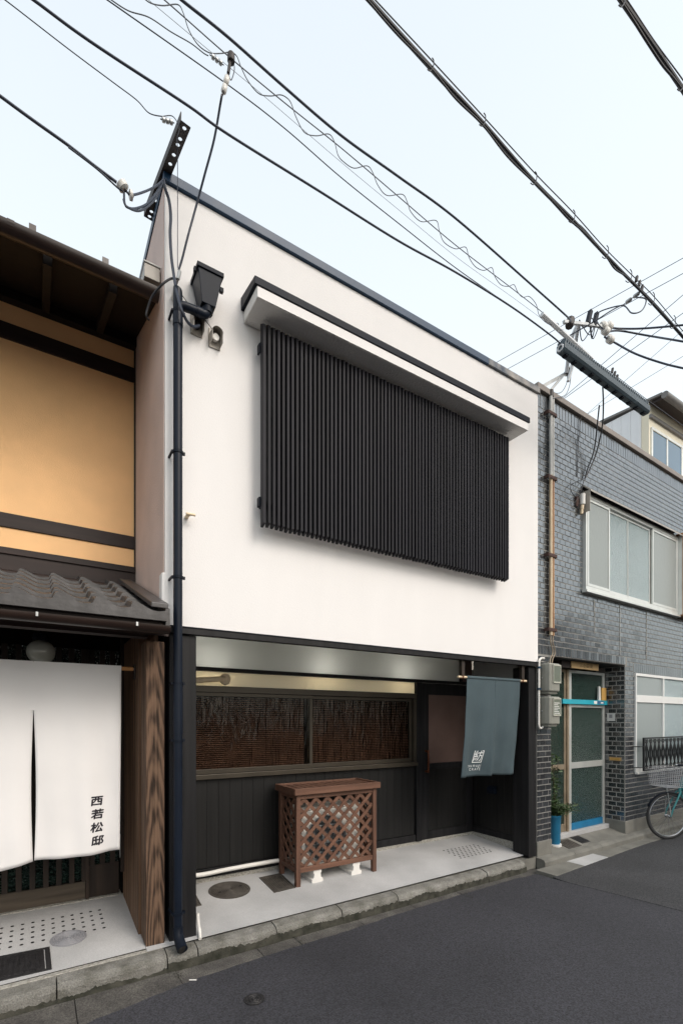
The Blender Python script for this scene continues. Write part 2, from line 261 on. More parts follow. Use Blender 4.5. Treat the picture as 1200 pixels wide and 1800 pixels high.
# ------------------------------------------------------------------ mesh builder
class MB:
    def __init__(s): s.v = []; s.f = []
    def add(s, vs, fs):
        o = len(s.v); s.v += [tuple(v) for v in vs]; s.f += [tuple(i+o for i in f) for f in fs]; return s
    def box(s, x0, x1, y0, y1, z0, z1):
        return s.add([(x0,y0,z0),(x1,y0,z0),(x1,y1,z0),(x0,y1,z0),(x0,y0,z1),(x1,y0,z1),(x1,y1,z1),(x0,y1,z1)],
                     [(0,3,2,1),(4,5,6,7),(0,1,5,4),(1,2,6,5),(2,3,7,6),(3,0,4,7)])
    def hexa(s, p):                     # eight corners: bottom four, top four
        return s.add(p, [(0,3,2,1),(4,5,6,7),(0,1,5,4),(1,2,6,5),(2,3,7,6),(3,0,4,7)])
    def prism(s, poly, a, b, axis='x'):  # polygon in the two other axes, extruded along axis
        def P(u, w, t): return {'x': (t,u,w), 'y': (u,t,w), 'z': (u,w,t)}[axis]
        n = len(poly); vs = [P(u,w,a) for u,w in poly] + [P(u,w,b) for u,w in poly]
        fs = [tuple(range(n))[::-1], tuple(range(n,2*n))] + [(i,(i+1)%n,n+(i+1)%n,n+i) for i in range(n)]
        return s.add(vs, fs)
    def bar(s, p, q, w, t, nrm):
        p = Vector(p); q = Vector(q); d = (q-p).normalized(); n = Vector(nrm).normalized(); sd = d.cross(n).normalized(); n = sd.cross(d)
        vs = []
        for e in (p, q):
            for a, b in ((-1,-1),(1,-1),(1,1),(-1,1)): vs.append(e + sd*(a*w/2) + n*(b*t/2))
        return s.add(vs, [(3,2,1,0),(4,5,6,7),(0,1,5,4),(1,2,6,5),(2,3,7,6),(3,0,4,7)])
    def tube(s, pts, r, n=8, closed=False):
        pts = [Vector(p) for p in pts]; m = len(pts); rr = r if isinstance(r, (list, tuple)) else [r]*m
        vs = []; prev = None
        for i, p in enumerate(pts):
            a = pts[i-1] if (i > 0 or closed) else p; b = pts[(i+1) % m] if (i < m-1 or closed) else p
            d = (b-a).normalized()
            if prev is None:
                u = d.orthogonal().normalized()
            else:
                u = (prev - d*prev.dot(d)); u = u.normalized() if u.length > 1e-6 else d.orthogonal().normalized()
            prev = u; w = d.cross(u)
            for k in range(n):
                a_ = 2*math.pi*k/n; vs.append(p + (u*math.cos(a_)+w*math.sin(a_))*rr[i])
        fs = []
        for i in range(m if closed else m-1):
            j = (i+1) % m
            for k in range(n): fs.append((i*n+k, i*n+(k+1)%n, j*n+(k+1)%n, j*n+k))
        if not closed: fs += [tuple(range(n))[::-1], tuple((m-1)*n+k for k in range(n))]
        return s.add(vs, fs)
    def cyl(s, p, q, r0, r1=None, n=16): return s.tube([p, q], [r0, r0 if r1 is None else r1], n)
    def disc(s, c, r, n=16, ry=None):
        return s.add([(c[0]+r*math.cos(2*math.pi*k/n), c[1]+(ry or r)*math.sin(2*math.pi*k/n), c[2]) for k in range(n)], [tuple(range(n))])
    def lathe(s, prof, c, n=24, cap=True):
        vs = [(c[0]+r*math.cos(2*math.pi*k/n), c[1]+r*math.sin(2*math.pi*k/n), c[2]+z) for r, z in prof for k in range(n)]
        fs = [(i*n+k, i*n+(k+1)%n, (i+1)*n+(k+1)%n, (i+1)*n+k) for i in range(len(prof)-1) for k in range(n)]
        return s.add(vs, fs + ([tuple(range(n))[::-1], tuple((len(prof)-1)*n+k for k in range(n))] if cap else []))
    def grid(s, fn, nu, nv):
        vs = [fn(i/nu, j/nv) for j in range(nv+1) for i in range(nu+1)]
        return s.add(vs, [(j*(nu+1)+i, j*(nu+1)+i+1, (j+1)*(nu+1)+i+1, (j+1)*(nu+1)+i) for j in range(nv) for i in range(nu)])
    def mesh(s, name, m, off=(0,0,0), smooth=False):
        me = bpy.data.meshes.new(name)
        me.from_pydata([(a-off[0], b-off[1], c-off[2]) for a,b,c in s.v], [], s.f); me.update()
        bm = bmesh.new(); bm.from_mesh(me); bmesh.ops.recalc_face_normals(bm, faces=bm.faces); bm.to_mesh(me); bm.free()
        if m: me.materials.append(m)
        if smooth:
            for p in me.polygons: p.use_smooth = True
            try: me.set_sharp_from_angle(angle=R(40))
            except Exception: pass
        return me
def smooth_path(pts, k=6):
    pts = [Vector(p) for p in pts]; out = []
    for i in range(len(pts)-1):
        p0 = pts[max(i-1,0)]; p1 = pts[i]; p2 = pts[i+1]; p3 = pts[min(i+2,len(pts)-1)]
        for j in range(k):
            t = j/k; out.append(0.5*((2*p1)+(p2-p0)*t+(2*p0-5*p1+4*p2-p3)*t*t+(3*p1-p0-3*p2+p3)*t**3))
    out.append(pts[-1]); return out
def bev(o, w=.004, seg=2):
    b = o.modifiers.new('bevel', 'BEVEL'); b.width = w; b.segments = seg; b.limit_method = 'ANGLE'; b.angle_limit = R(50); return o

LOCALS = []
class Thing:
    """an Empty at the thing's base; parts are given in world coordinates unless local=True"""
    def __init__(s, name, label, cat, loc, rot=0.0, group=None, local=False, kind=None):
        o = bpy.data.objects.new(name, None); COL.objects.link(o); o.location = loc; o.rotation_euler = (0,0,rot); o.empty_display_size = .1
        if label: o['label'] = label
        if cat: o['category'] = cat
        if group: o['group'] = group
        if kind: o['kind'] = kind
        if local and rot: LOCALS.append(o)
        s.o = o; s.loc = (0,0,0) if local else tuple(loc)
    def part(s, name, mb, m, parent=None, smooth=False, bevel=0, label=None, kind=None):
        me = mb.mesh(name, m, s.loc, smooth); o = bpy.data.objects.new(name, me); COL.objects.link(o); o.parent = parent or s.o
        if bevel: bev(o, bevel)
        if label: o['label'] = label
        if kind: o['kind'] = kind
        return o
    def inst(s, name, me, loc, parent=None, rot=(0,0,0), scale=None):
        o = bpy.data.objects.new(name, me); COL.objects.link(o); o.parent = parent or s.o
        o.location = (loc[0]-s.loc[0], loc[1]-s.loc[1], loc[2]-s.loc[2]); o.rotation_euler = rot
        if scale: o.scale = scale
        return o
def solo(name, label, cat, mb, m, group=None, smooth=False, bevel=0, kind=None):
    xs, ys, zs = zip(*mb.v); off = ((min(xs)+max(xs))/2, (min(ys)+max(ys))/2, min(zs))
    o = bpy.data.objects.new(name, mb.mesh(name, m, off, smooth)); COL.objects.link(o); o.location = off
    if label: o['label'] = label
    if cat: o['category'] = cat
    if group: o['group'] = group
    if kind: o['kind'] = kind
    if bevel: bev(o, bevel)
    return o
def struct(name, mb, m, bevel=0, smooth=False): return solo(name, None, None, mb, m, kind='structure', bevel=bevel, smooth=smooth)
_fc = None
def text_polys(body, size):
    """outline mesh of a word in the xy plane, centred"""
    cu = bpy.data.curves.new('lettering', 'FONT'); cu.body = body; cu.size = size; cu.align_x = 'CENTER'; cu.align_y = 'CENTER'; cu.resolution_u = 3
    o = bpy.data.objects.new('lettering', cu); COL.objects.link(o)
    dg = bpy.context.evaluated_depsgraph_get(); dg.update(); me = o.evaluated_get(dg).to_mesh()
    vs = [tuple(v.co) for v in me.vertices]; fs = [tuple(p.vertices) for p in me.polygons]
    o.evaluated_get(dg).to_mesh_clear(); bpy.data.objects.remove(o); bpy.data.curves.remove(cu)
    return vs, fs

# ------------------------------------------------------------------ the ground, the road, kerbs, pavements
ZR = -0.12
def kerb_y(x): return 3.43 + 0.031*(x-0.97)                 # street face of the kerb
def slab_z(y): return max(0.0, min(0.08, (y-3.55)*0.0825))
struct('ground', MB().add([(-900,-900,-.16),(900,-900,-.16),(900,900,-.16),(-900,900,-.16)], [(0,1,2,3)]), M['soil'])
edge = [(-14,2.25),(-3,2.85),(-.6,2.98),(.227,3.09),(.919,3.24),(1.5,3.285),(2.08,3.31),(2.7,3.364),(3.6,3.41),(4.35,3.44),(4.78,3.40)]
pts = []
for (x0,y0),(x1,y1) in zip(edge, edge[1:]):
    k = max(1, int((x1-x0)/.06)) if x0 > -1 else 4
    for i in range(k):
        t = i/k; pts.append((x0+(x1-x0)*t, y0+(y1-y0)*t + rnd.uniform(-.007,.007)))
pts += [(4.80,3.24)]
road_poly = [(-40,-2.15),(4.86,-2.15),(4.90,2.05),(4.82,2.6),(4.74,3.05)] + [(4.72,3.235)] + pts[::-1][1:] + [(-40,1.2)]
struct('road', MB().prism(road_poly, -.158, ZR, 'z'), M['asphalt'])
old = [(4.862,-2.15),(60,-2.15),(60,6.6),(9,3.62),(6.72,3.50),(5.64,3.405),(5.30,3.31),(4.76,3.245),(4.744,3.05),(4.824,2.6),(4.904,2.05)]
struct('road_resurfaced', MB().prism(old, -.158, ZR+.003, 'z'), M['asphalt2'])
g = Thing('gutter_channel', None, None, (1,3.3,ZR), kind='structure')
xs = [-14,-6,-2.2,-1.0,-.42,.19,.80,1.40,1.72,2.33,2.94,3.55,4.16,4.70]
for a, b in zip(xs, xs[1:]):
    f = lambda x: min(3.40, 2.98+.18*(x+.6) if x < .6 else 3.2+.06*(x-.6)) - .10
    dz = rnd.uniform(-.003,.003); n = 5; mb = MB()
    mb.prism([(a+.002,f(a)),(b-.002,f(b)),(b-.002,kerb_y(b)+.01),(a+.002,kerb_y(a)+.01)], -.157, ZR-.006+dz, 'z')
    g.part('gutter_slab', mb, M['gutter'], bevel=.004)
mossy = MB()
for x in (1.72, .80, 3.55):
    for k in range(50):
        y = 3.29+rnd.random()*.16; c = (x+rnd.gauss(0,.014), y, ZR-.006+.002)
        mossy.add([(c[0]+rnd.uniform(-.008,.008), c[1]+rnd.uniform(-.008,.008), c[2]+rnd.uniform(0,.010)) for _ in range(3)], [(0,1,2)])
struct('joint_moss', mossy, M['moss']).__setitem__('kind', 'stuff')

kb = Thing('kerb', None, None, (1,3.45,ZR), kind='structure')
joints = [-14,-6,-3,-1.7,-1.1,-.50,.097,.752,.962,1.577,2.194,2.812,3.458,4.052,4.70]
mossm = MB()
for a, b in zip(joints, joints[1:]):
    n = max(3, int((b-a)/.07)) if b-a < 1 else 6; dy = rnd.uniform(-.006,.006); dz = rnd.uniform(-.003,.003)
    prof = [(0,-.155),(0,-.055),(.008,-.034),(.028,-.020),(.075,-.013),(.125,-.010),(.125,-.155)]
    vs = []; fs = []; P = len(prof)
    for i in range(n+1):
        x = a+.004+(b-a-.008)*i/n; e = .012 if i in (0,n) else 0
        for j, (py, pz) in enumerate(prof):
            jj = rnd.uniform(-.004,.004) if 0 < j < 5 else 0
            vs.append((x, kerb_y(x)+dy+py+jj+(e if j in (1,2) else 0), pz+dz+(jj*.7 if j > 1 and j < 5 else 0)-(e*.5 if j in (2,3) else 0)))
    for i in range(n):
        for j in range(P): fs.append((i*P+j, i*P+(j+1)%P, (i+1)*P+(j+1)%P, (i+1)*P+j))
    fs += [tuple(range(P))[::-1], tuple(n*P+k for k in range(P))]
    kb.part('kerb_stone', MB().add(vs, fs), M['kerb'])
    if b > -.6:
        m_ = max(4, int((b-a)/.011))
        for i in range(m_):
            x0 = a+(b-a)*i/m_; x1 = a+(b-a)*(i+1)/m_; hh = lambda q: (.05 if b > .9 else .022)+.03*noise.noise((q*4,2,0))+.016*noise.noise((q*31,5,0))+.012*noise.noise((q*83,9,0)); h0 = hh(x0); h1 = hh(x1); y0 = kerb_y(x0)+dy; y1 = kerb_y(x1)+dy
            mossm.add([(x0,y0-.012,-.127),(x1,y1-.012,-.127),(x1,y1-.004,-.12+max(.008,h1)),(x0,y0-.004,-.12+max(.008,h0)),(x0,y0+.01,-.127),(x1,y1+.01,-.127),(x1,y1+.01,-.12+max(.008,h1)),(x0,y0+.01,-.12+max(.008,h0))],
                      [(0,1,2,3),(3,2,6,7),(0,3,7,4),(1,5,6,2)])
mo = kb.part('moss', mossm, M['moss'], kind='stuff')

# pale concrete in front of the white house, sloping up to the wall
def slab(x0, x1, yf, yb, z1=.08):
    mb = MB(); n = 10
    def fn(u, v):
        x = x0+(x1-x0)*u; a = yf(x); y = a+(yb-a)*v; return (x, y, max(-.009, min(z1, (y-3.55)*.0825)))
    mb.grid(fn, 24, n)
    return mb
struct('entrance_pavement', slab(.64, 4.985, lambda x: kerb_y(x)+.12, 4.56), M['concrete'], smooth=True)
struct('neighbour_pavement', slab(-3.0, .638, lambda x: kerb_y(x)+.165, 4.62), M['concrete'], smooth=True)
struct('granite_edging', MB().prism([(-14,kerb_y(-14)+.126),(.74,kerb_y(.74)+.126),(.74,kerb_y(.74)+.168),(-14,kerb_y(-14)+.168)], -.1, -.004, 'z'), M['skirting'], bevel=.003)
struct('pavement_base', MB().box(-14,4.98,3.62,12,-.15,-.02), M['concrete2'])

# small round and square covers in the paving
def round_cover(x, y, r, z, tilt, label, m, rings):
    t = Thing('manhole_cover', label, 'manhole cover', (x,y,z), group=None)
    t.o.rotation_euler = (tilt,0,0); t.loc = (0,0,0)
    t.part('frame', MB().lathe([(r*1.0,.0),(r*1.0,.006),(r*.93,.006),(r*.93,.003)], (0,0,0), 40, cap=False), m)
    t.part('lid', MB().cyl((0,0,0),(0,0,.005),r*.92,n=40), m)
    rr = MB()
    for k in range(rings):
        q = r*.88*(k+.6)/rings; rr.lathe([(q-.006,.005),(q-.004,.009),(q+.004,.009),(q+.006,.005)], (0,0,0), 36, cap=False)
    t.part('tread_rings', rr, m)
    if rings > 6:
        for q in (-.55,.6): t.part('lift_slot', MB().disc((q*r,.25*r*q,.0095), .016, 10), M['hole'])
    return t
TI = math.atan(.0825)
round_cover(1.47, 4.25, .185, slab_z(4.25), TI, 'round dark iron manhole cover in the pale pavement left of the lattice cover', M['iron'], 9)
round_cover(.185, 3.97, .115, slab_z(3.97), TI, 'small round grey cover between the drain holes and the black plate', M['greycover'], 6)
round_cover(1.125, 2.80, .062, ZR, 0, 'small round iron valve lid set in the asphalt road', M['ironblack'], 3)
def hatch(corners, label, m, n=7, z0=0.0, embossed=True):
    c = Vector((sum(p[0] for p in corners)/4, sum(p[1] for p in corners)/4, 0)); zz = lambda x, y: slab_z(y)+z0
    t = Thing('inspection_cover', label, 'drain cover', (c.x, c.y, zz(c.x,c.y)))
    def Q(u, v, h):
        a = Vector(corners[0]).lerp(Vector(corners[1]), u); b = Vector(corners[3]).lerp(Vector(corners[2]), u); p = a.lerp(b, v); return (p.x, p.y, zz(p.x,p.y)+h)
    def patch(u0,u1,v0,v1,h): 
        return [Q(u0,v0,-.01),Q(u1,v0,-.01),Q(u1,v1,-.01),Q(u0,v1,-.01),Q(u0,v0,h),Q(u1,v0,h),Q(u1,v1,h),Q(u0,v1,h)]
    fr = MB()
    for a in ((0,1,0,.06),(0,1,.94,1),(0,.05,.06,.94),(.95,1,.06,.94)): fr.hexa(patch(*a, .006))
    t.part('frame', fr, m); t.part('lid', MB().hexa(patch(.06,.94,.07,.93,.003)), m)
    rb = MB()
    for i in range(n):
        u = .1+.8*(i+.5)/n; rb.hexa(patch(u-.25/n, u+.25/n, .12, .88, .0065))
    t.part('ribs', rb, m); return t
hatch([(1.805,4.016),(2.027,4.03),(2.046,4.40),(1.812,4.39)], 'square rusty hatch cover beside the left leg of the lattice cover', M['iron'], 9)
hatch([(1.0,4.05),(1.163,4.06),(1.177,4.32),(1.0,4.32)], 'dark square cover against the charcoal corner post', M['iron'], 6)
hatch([(-.52,3.61),(.075,3.60),(.068,3.90),(-.52,3.93)], 'long black iron drain plate by the kerb under the white curtain', M['ironblack'], 16)
def drain_holes(x0, x1, y0, y1, nx, ny, skew, label):
    t = Thing('drain_holes', label, 'drain', ((x0+x1)/2,(y0+y1)/2,slab_z((y0+y1)/2)))
    for j in range(ny):
        for i in range(nx):
            x = x0+(x1-x0)*(i+.5*(j % 2)*skew)/(nx-1); y = y0+(y1-y0)*j/(ny-1)
            n = 10; r = .012; z = slab_z(y)
            vs = [(x+r*math.cos(2*math.pi*k/n), y+r*math.sin(2*math.pi*k/n), slab_z(y+r*math.sin(2*math.pi*k/n))+.0015) for k in range(n)]
            t.part('hole', MB().add(vs, [tuple(range(n))]), M['hole'])
drain_holes(-.55, .42, 4.02, 4.34, 16, 5, 0, 'five rows of round drain holes in the pavement under the white curtain')
drain_holes(4.06, 4.56, 3.93, 4.20, 9, 7, 1, 'block of small drain holes in the pavement before the entrance door')
solo('cigarette_butt', 'white cigarette end lying at the edge of the gutter', 'litter', MB().cyl((.845,3.235,ZR+.004),(.885,3.21,ZR+.004),.004,n=8), M['litter'])

# ------------------------------------------------------------------ the white house
wh = Thing('white_house', 'white plastered two-storey house with a dark slatted screen and charcoal ground floor', 'house', (2.9,3.6,0))
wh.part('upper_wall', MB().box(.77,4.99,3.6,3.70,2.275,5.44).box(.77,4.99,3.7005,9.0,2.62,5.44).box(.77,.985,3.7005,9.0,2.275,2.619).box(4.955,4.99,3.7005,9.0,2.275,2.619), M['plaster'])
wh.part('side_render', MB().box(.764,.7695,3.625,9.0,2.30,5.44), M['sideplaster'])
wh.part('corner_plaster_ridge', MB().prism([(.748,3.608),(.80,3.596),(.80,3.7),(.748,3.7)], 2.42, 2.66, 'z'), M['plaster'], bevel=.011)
cp = wh.part('coping', MB().box(.755,4.12,3.575,3.80,5.445,5.515).box(.755,.86,3.803,9.0,5.445,5.515), M['navy'], bevel=.004)
wh.part('coping', MB().box(4.123,5.0,3.575,3.80,5.445,5.515), M['rustcap'], bevel=.004, label='weathered end length of the roof edge capping')
wh.part('roof_deck', MB().box(.86,4.99,3.80,9.0,5.44,5.47), M['greyroof'])
wh.part('lintel_beam', MB().box(.79,4.97,3.572,3.625,2.225,2.272), M['char'], bevel=.004)
wh.part('lintel_flashing', MB().box(.79,4.985,3.566,3.60,2.2725,2.279), M['black'])
wh.part('ceiling', MB().box(.99,4.95,3.627,4.532,2.40,2.44), M['timber'])
wh.part('corner_post', MB().box(.80,.992,3.60,3.80,-.004,2.222), M['char'], bevel=.006)
wh.part('corner_post', MB().box(4.83,4.962,3.605,3.83,-.004,2.222), M['char'], bevel=.006)
wh.part('side_wall', MB().box(.80,.99,3.802,4.6,.0,2.398), M['char'])
BYW = 4.52
wh.part('rear_wall', MB().box(.99,4.95,4.60,4.75,0,1.90), M['darkroom'])
wh.part('lamp_light_box', MB().box(.99,4.95,4.96,5.0,1.90,2.6).box(.99,4.95,4.60,4.96,1.901,1.915).box(.99,4.95,4.56,4.959,2.56,2.6).box(.96,.989,4.56,5.0,1.9,2.6).box(4.951,4.98,4.6,5.0,1.9,2.6), M['white'])  # unseen white box added to spread the lamp light over the panes
for xb in (1.38,2.62,3.72): wh.part('ceiling_lamp', MB().lathe([(.001,-.03),(.022,-.02),(.03,0),(.02,.02),(.012,.03)], (xb,4.78,2.15), 12), M['bulb'])
# transom, cream panel, rails
wh.part('transom_pane', MB().box(.992,4.66,4.535,4.55,2.10,2.398), M['frost'], bevel=.002)
wh.part('transom_rail', MB().box(.992,4.895,4.505,4.59,2.062,2.098), M['char'], bevel=.003)
wh.part('transom_post', MB().box(4.662,4.70,4.515,4.59,2.10,2.398), M['char'], bevel=.003)
wh.part('transom_pane', MB().box(4.702,4.895,4.535,4.55,2.10,2.398), M['film'])
wh.part('cream_panel', MB().box(.992,3.90,4.54,4.56,1.925,2.060), M['milk'])
# sliding window with reddish blinds behind wavy glass
win = wh.part('sliding_window', MB().box(.992,3.90,4.50,4.585,1.862,1.922).box(.992,3.90,4.47,4.585,1.045,1.09).box(3.862,3.90,4.50,4.585,1.092,1.86), M['bronze'], bevel=.003)
def sash(x0, x1, y):
    s = wh.part('sash', MB().box(x0,x1,y-.012,y+.012,1.825,1.86).box(x0,x1,y-.012,y+.012,1.092,1.135).box(x0,x0+.035,y-.012,y+.012,1.136,1.824).box(x1-.035,x1,y-.012,y+.012,1.136,1.824), M['bronze'], win, bevel=.002)
    wh.part('pane', MB().box(x0+.036,x1-.036,y-.002,y+.002,1.136,1.824), M['wavy'], win)
sash(.995, 2.470, 4.525); sash(2.424, 3.860, 4.553)
for (x0, x1) in ((1.00,2.40),(2.45,3.85)):
    b = MB()
    for k in range(36):
        z = 1.125+.0195*k; b.add([(x0,4.575,z),(x1,4.575,z),(x1,4.591,z+.011),(x0,4.591,z+.011)], [(0,1,2,3)])
    wh.part('blind', b, M['blind'], win)
    wh.part('blind_headrail', MB().box(x0,x1,4.570,4.594,1.828,1.856), M['blind'], win)
# charred boards under the window
wc = wh.part('wainscot', MB().box(.992,3.90,4.545,4.59,.20,1.04), M['char'])
x = .995
while x < 3.88:
    w = min(.118+rnd.uniform(-.006,.006), 3.885-x)
    wh.part('plank', MB().box(x+.0008,x+w-.0008,4.525+rnd.uniform(-.0008,.0008),4.544,.205,1.035), M['charplank'], wc, bevel=.001); x += w
wh.part('base_rail', MB().box(.992,3.90,4.512,4.59,.118,.20), M['char'], bevel=.003)
wh.part('skirting', MB().box(.992,4.895,4.522,4.60,.06,.116), M['skirting'], bevel=.004)
wh.part('door_post', MB().box(3.902,3.985,4.495,4.59,.117,2.06), M['char'], bevel=.004)
# entrance door
dr = wh.part('entrance_door', MB().box(3.99,4.115,4.52,4.55,.118,2.058).box(4.775,4.893,4.52,4.55,.118,2.058).box(4.116,4.774,4.52,4.55,1.915,2.058).box(4.116,4.774,4.52,4.55,.985,1.06).box(4.116,4.774,4.52,4.55,.118,.22), M['char'], bevel=.003)
wh.part('pane', MB().box(4.116,4.774,4.532,4.540,1.061,1.914), M['film'], dr)
x = 4.118
while x < 4.77:
    w = min(.073, 4.773-x); wh.part('plank', MB().box(x+.001,x+w-.001,4.528,4.545,.222,.984), M['charplank'], dr, bevel=.002); x += w
hd = MB().tube([(4.067,4.50,.96),(4.067,4.475,.98),(4.067,4.470,1.09),(4.067,4.475,1.205),(4.067,4.50,1.222)], .010, 10)
for k in range(13): hd.lathe([(.011,-.004),(.016,0),(.011,.004)], (4.067,4.470,1.015+.0145*k), 12)
hd.cyl((4.067,4.47,.965),(4.067,4.52,.965),.014).cyl((4.067,4.47,1.215),(4.067,4.52,1.215),.014)
wh.part('door_handle', hd, M['copperhandle'], dr, smooth=True)
# right side wall of the entrance recess
sw = wh.part('entrance_side_wall', MB().box(4.897,4.96,3.832,4.6,.985,1.085).box(4.897,4.96,3.832,4.6,1.95,2.098).box(4.897,4.96,3.832,3.90,1.087,1.948).box(4.897,4.96,4.42,4.6,1.087,1.948).box(4.92,4.96,3.832,4.6,.05,.983), M['char'], bevel=.003)
wh.part('pane', MB().box(4.915,4.925,3.902,4.418,1.087,1.948), M['film'], sw)
wh.part('pane', MB().box(4.915,4.925,3.832,4.53,2.10,2.398), M['frost'], sw)
y = 3.835
while y < 4.51:
    w = min(.09, 4.512-y); wh.part('plank', MB().box(4.900,4.918,y+.001,y+w-.001,.20,.982), M['charplank'], sw, bevel=.002); y += w
wh.part('base_rail', MB().box(4.893,4.918,3.834,4.512,.12,.198), M['char'], sw)
wh.part('skirting', MB().box(4.886,4.918,3.834,4.52,.02,.118), M['skirting'], sw)
lb = MB().prism([(.665,4.90),(.665,4.86),(.70,4.845),(.745,4.86),(.765,4.90)], 4.12, 4.25, 'y')
lb.v = [(b_, a_, c_) if False else (c_, a_, b_) for (b_, a_, c_) in lb.v]
lb.v = [(v[0], v[1], v[2]) for v in lb.v]
wh.part('letter_flap', lb, M['black'], sw, bevel=.004)
# upper window behind the slats, canopy, slat screen
uw = wh.part('upper_window', MB().box(1.52,4.24,3.585,3.598,3.24,3.29).box(1.52,4.24,3.585,3.598,4.44,4.49).box(1.52,1.57,3.585,3.598,3.292,4.438).box(4.19,4.24,3.585,3.598,3.292,4.438).box(2.85,2.91,3.585,3.598,3.292,4.438), M['black'])
wh.part('pane', MB().box(1.572,2.848,3.590,3.596,3.292,4.438), M['darkroom'], uw); wh.part('pane', MB().box(2.912,4.188,3.590,3.596,3.292,4.438), M['darkroom'], uw)
ca = wh.part('canopy', MB().box(1.357,4.436,3.325,3.598,4.695,4.785), M['soffit_plaster'], bevel=.006)
wh.part('canopy_capping', MB().prism([(3.311,4.782),(3.311,4.838),(3.60,4.885),(3.60,4.787),(3.322,4.787),(3.322,4.782)], 1.335, 4.458, 'x'), M['black'], ca, bevel=.003)
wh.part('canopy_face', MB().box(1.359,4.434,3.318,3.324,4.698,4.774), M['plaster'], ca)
sc_ = wh.part('slat_screen', MB().box(1.462,4.29,3.512,3.545,4.49,4.54).box(1.462,4.29,3.512,3.545,3.25,3.30).box(1.448,1.4615,3.505,3.55,3.26,3.33).box(1.448,1.4615,3.505,3.545,4.45,4.52), M['black'])
for xb in (1.8,2.87,3.95):
    for zb in (3.275,4.515): wh.part('bracket', MB().box(xb-.02,xb+.02,3.546,3.60,zb-.02,zb+.02), M['black'], sc_)
NS = 71; sm = MB(); w, d = .0205, .058
sm.hexa([(-w/2,0,0),(w/2,0,0),(w/2,d,-.018),(-w/2,d,-.018),(-w/2,0,1.525),(w/2,0,1.525),(w/2,d,1.560),(-w/2,d,1.560)])
slat_me = sm.mesh('slat', M['slat'])
for k in range(NS):
    wh.inst('slat', slat_me, (1.471+k*(4.281-1.471)/(NS-1), 3.453+rnd.uniform(-.0015,.0015), 3.118+rnd.uniform(-.004,.004)), sc_)
# ceiling lights and a hook are not visible: nothing more inside the recess

# things on the white house
bp = Thing('wrapped_pipe', 'beige wrapped pipe ending in a round flange on the cream panel', 'pipe', (1.4,4.45,1.96))
bp.part('pipe', MB().tube(smooth_path([(.995,4.44,1.955),(1.15,4.44,1.957),(1.32,4.44,1.972),(1.44,4.45,1.985),(1.50,4.47,1.99)],5), .026, 12), M['beigepipe'], smooth=True)
bp.part('flange', MB().cyl((1.50,4.46,1.99),(1.525,4.54,1.99),.052,n=20), M['beigepipe'], smooth=True, bevel=.004)
solo('white_hose', 'white hose pipe running along the foot of the charred boards to the air conditioner', 'pipe', MB().tube(smooth_path([(.995,4.45,.178),(1.15,4.45,.182),(1.3,4.45,.176),(1.5,4.45,.184),(1.75,4.45,.188),(2.0,4.44,.192),(2.15,4.40,.20)],6), .021, 10), M['whitepvc'], smooth=True)
solo('drain_stub', 'short white plastic drain pipe at the foot of the left corner post', 'pipe', MB().tube(smooth_path([(1.006,3.62,.16),(1.010,3.61,.09),(1.014,3.60,.05),(1.010,3.57,.02),(1.0,3.53,.004)],5), .012, 10), M['whitepvc'], smooth=True)
dp = Thing('downpipe', 'tall dark rainwater downpipe with a rain hopper at the left corner of the white house', 'downpipe', (.835,3.5,0))
dp.part('pipe', MB().tube(smooth_path([(.835,3.5,.13),(.835,3.5,2.0),(.835,3.5,4.44),(.835,3.5,4.50),(.85,3.5,4.525),(.89,3.495,4.535),(.99,3.49,4.535),(1.02,3.49,4.54),(1.04,3.49,4.565),(1.04,3.49,4.62)],8), .031, 18), M['pipe'], smooth=True)
for a_, b_, r_ in (((.835,3.5,1.50),(.835,3.5,1.86),.0335),((.835,3.5,4.38),(.835,3.5,4.47),.0345),((.96,3.49,4.535),(1.0,3.49,4.535),.0345)): dp.part('sleeve', MB().cyl(a_,b_,r_,n=18), M['pipe'], smooth=True)
dp.part('outlet', MB().tube([(.835,3.50,.14),(.835,3.49,.085),(.838,3.445,.045),(.842,3.395,.02)], .036, 18), M['black'], smooth=True)
dp.part('outlet_bore', MB().cyl((.8415,3.398,.0212),(.8425,3.3935,.0188),.031,n=16), M['hole'])
for z in (4.478,3.488,2.606,1.857,1.456,.237):
    dp.part('clamp', MB().lathe([(.032,-.010),(.0365,-.010),(.0365,.010),(.032,.010)], (.835,3.5,z), 18).box(.79,.803,3.495,3.60 if z > .8 else 3.60,z-.007,z+.007).box(.868,.884,3.492,3.508,z-.010,z+.010), M['black'])
hp = dp.part('hopper', MB().hexa([(.99,3.45,4.59),(1.09,3.45,4.59),(1.09,3.56,4.59),(.99,3.56,4.59),(.955,3.415,4.795),(1.128,3.415,4.795),(1.128,3.585,4.795),(.955,3.585,4.795)]), M['pipe'], bevel=.004)
dp.part('hopper_rim', MB().box(.946,1.137,3.405,3.595,4.795,4.826), M['black'], hp, bevel=.003)
dp.part('hopper_lug', MB().box(.93,.9455,3.43,3.455,4.77,4.80), M['black'], hp); dp.part('hopper_lug', MB().box(1.118,1.142,3.43,3.455,4.71,4.74), M['black'], hp)
dp.part('hopper_neck', MB().cyl((1.04,3.49,4.55),(1.04,3.49,4.59),.038,n=18), M['black'], hp, smooth=True)
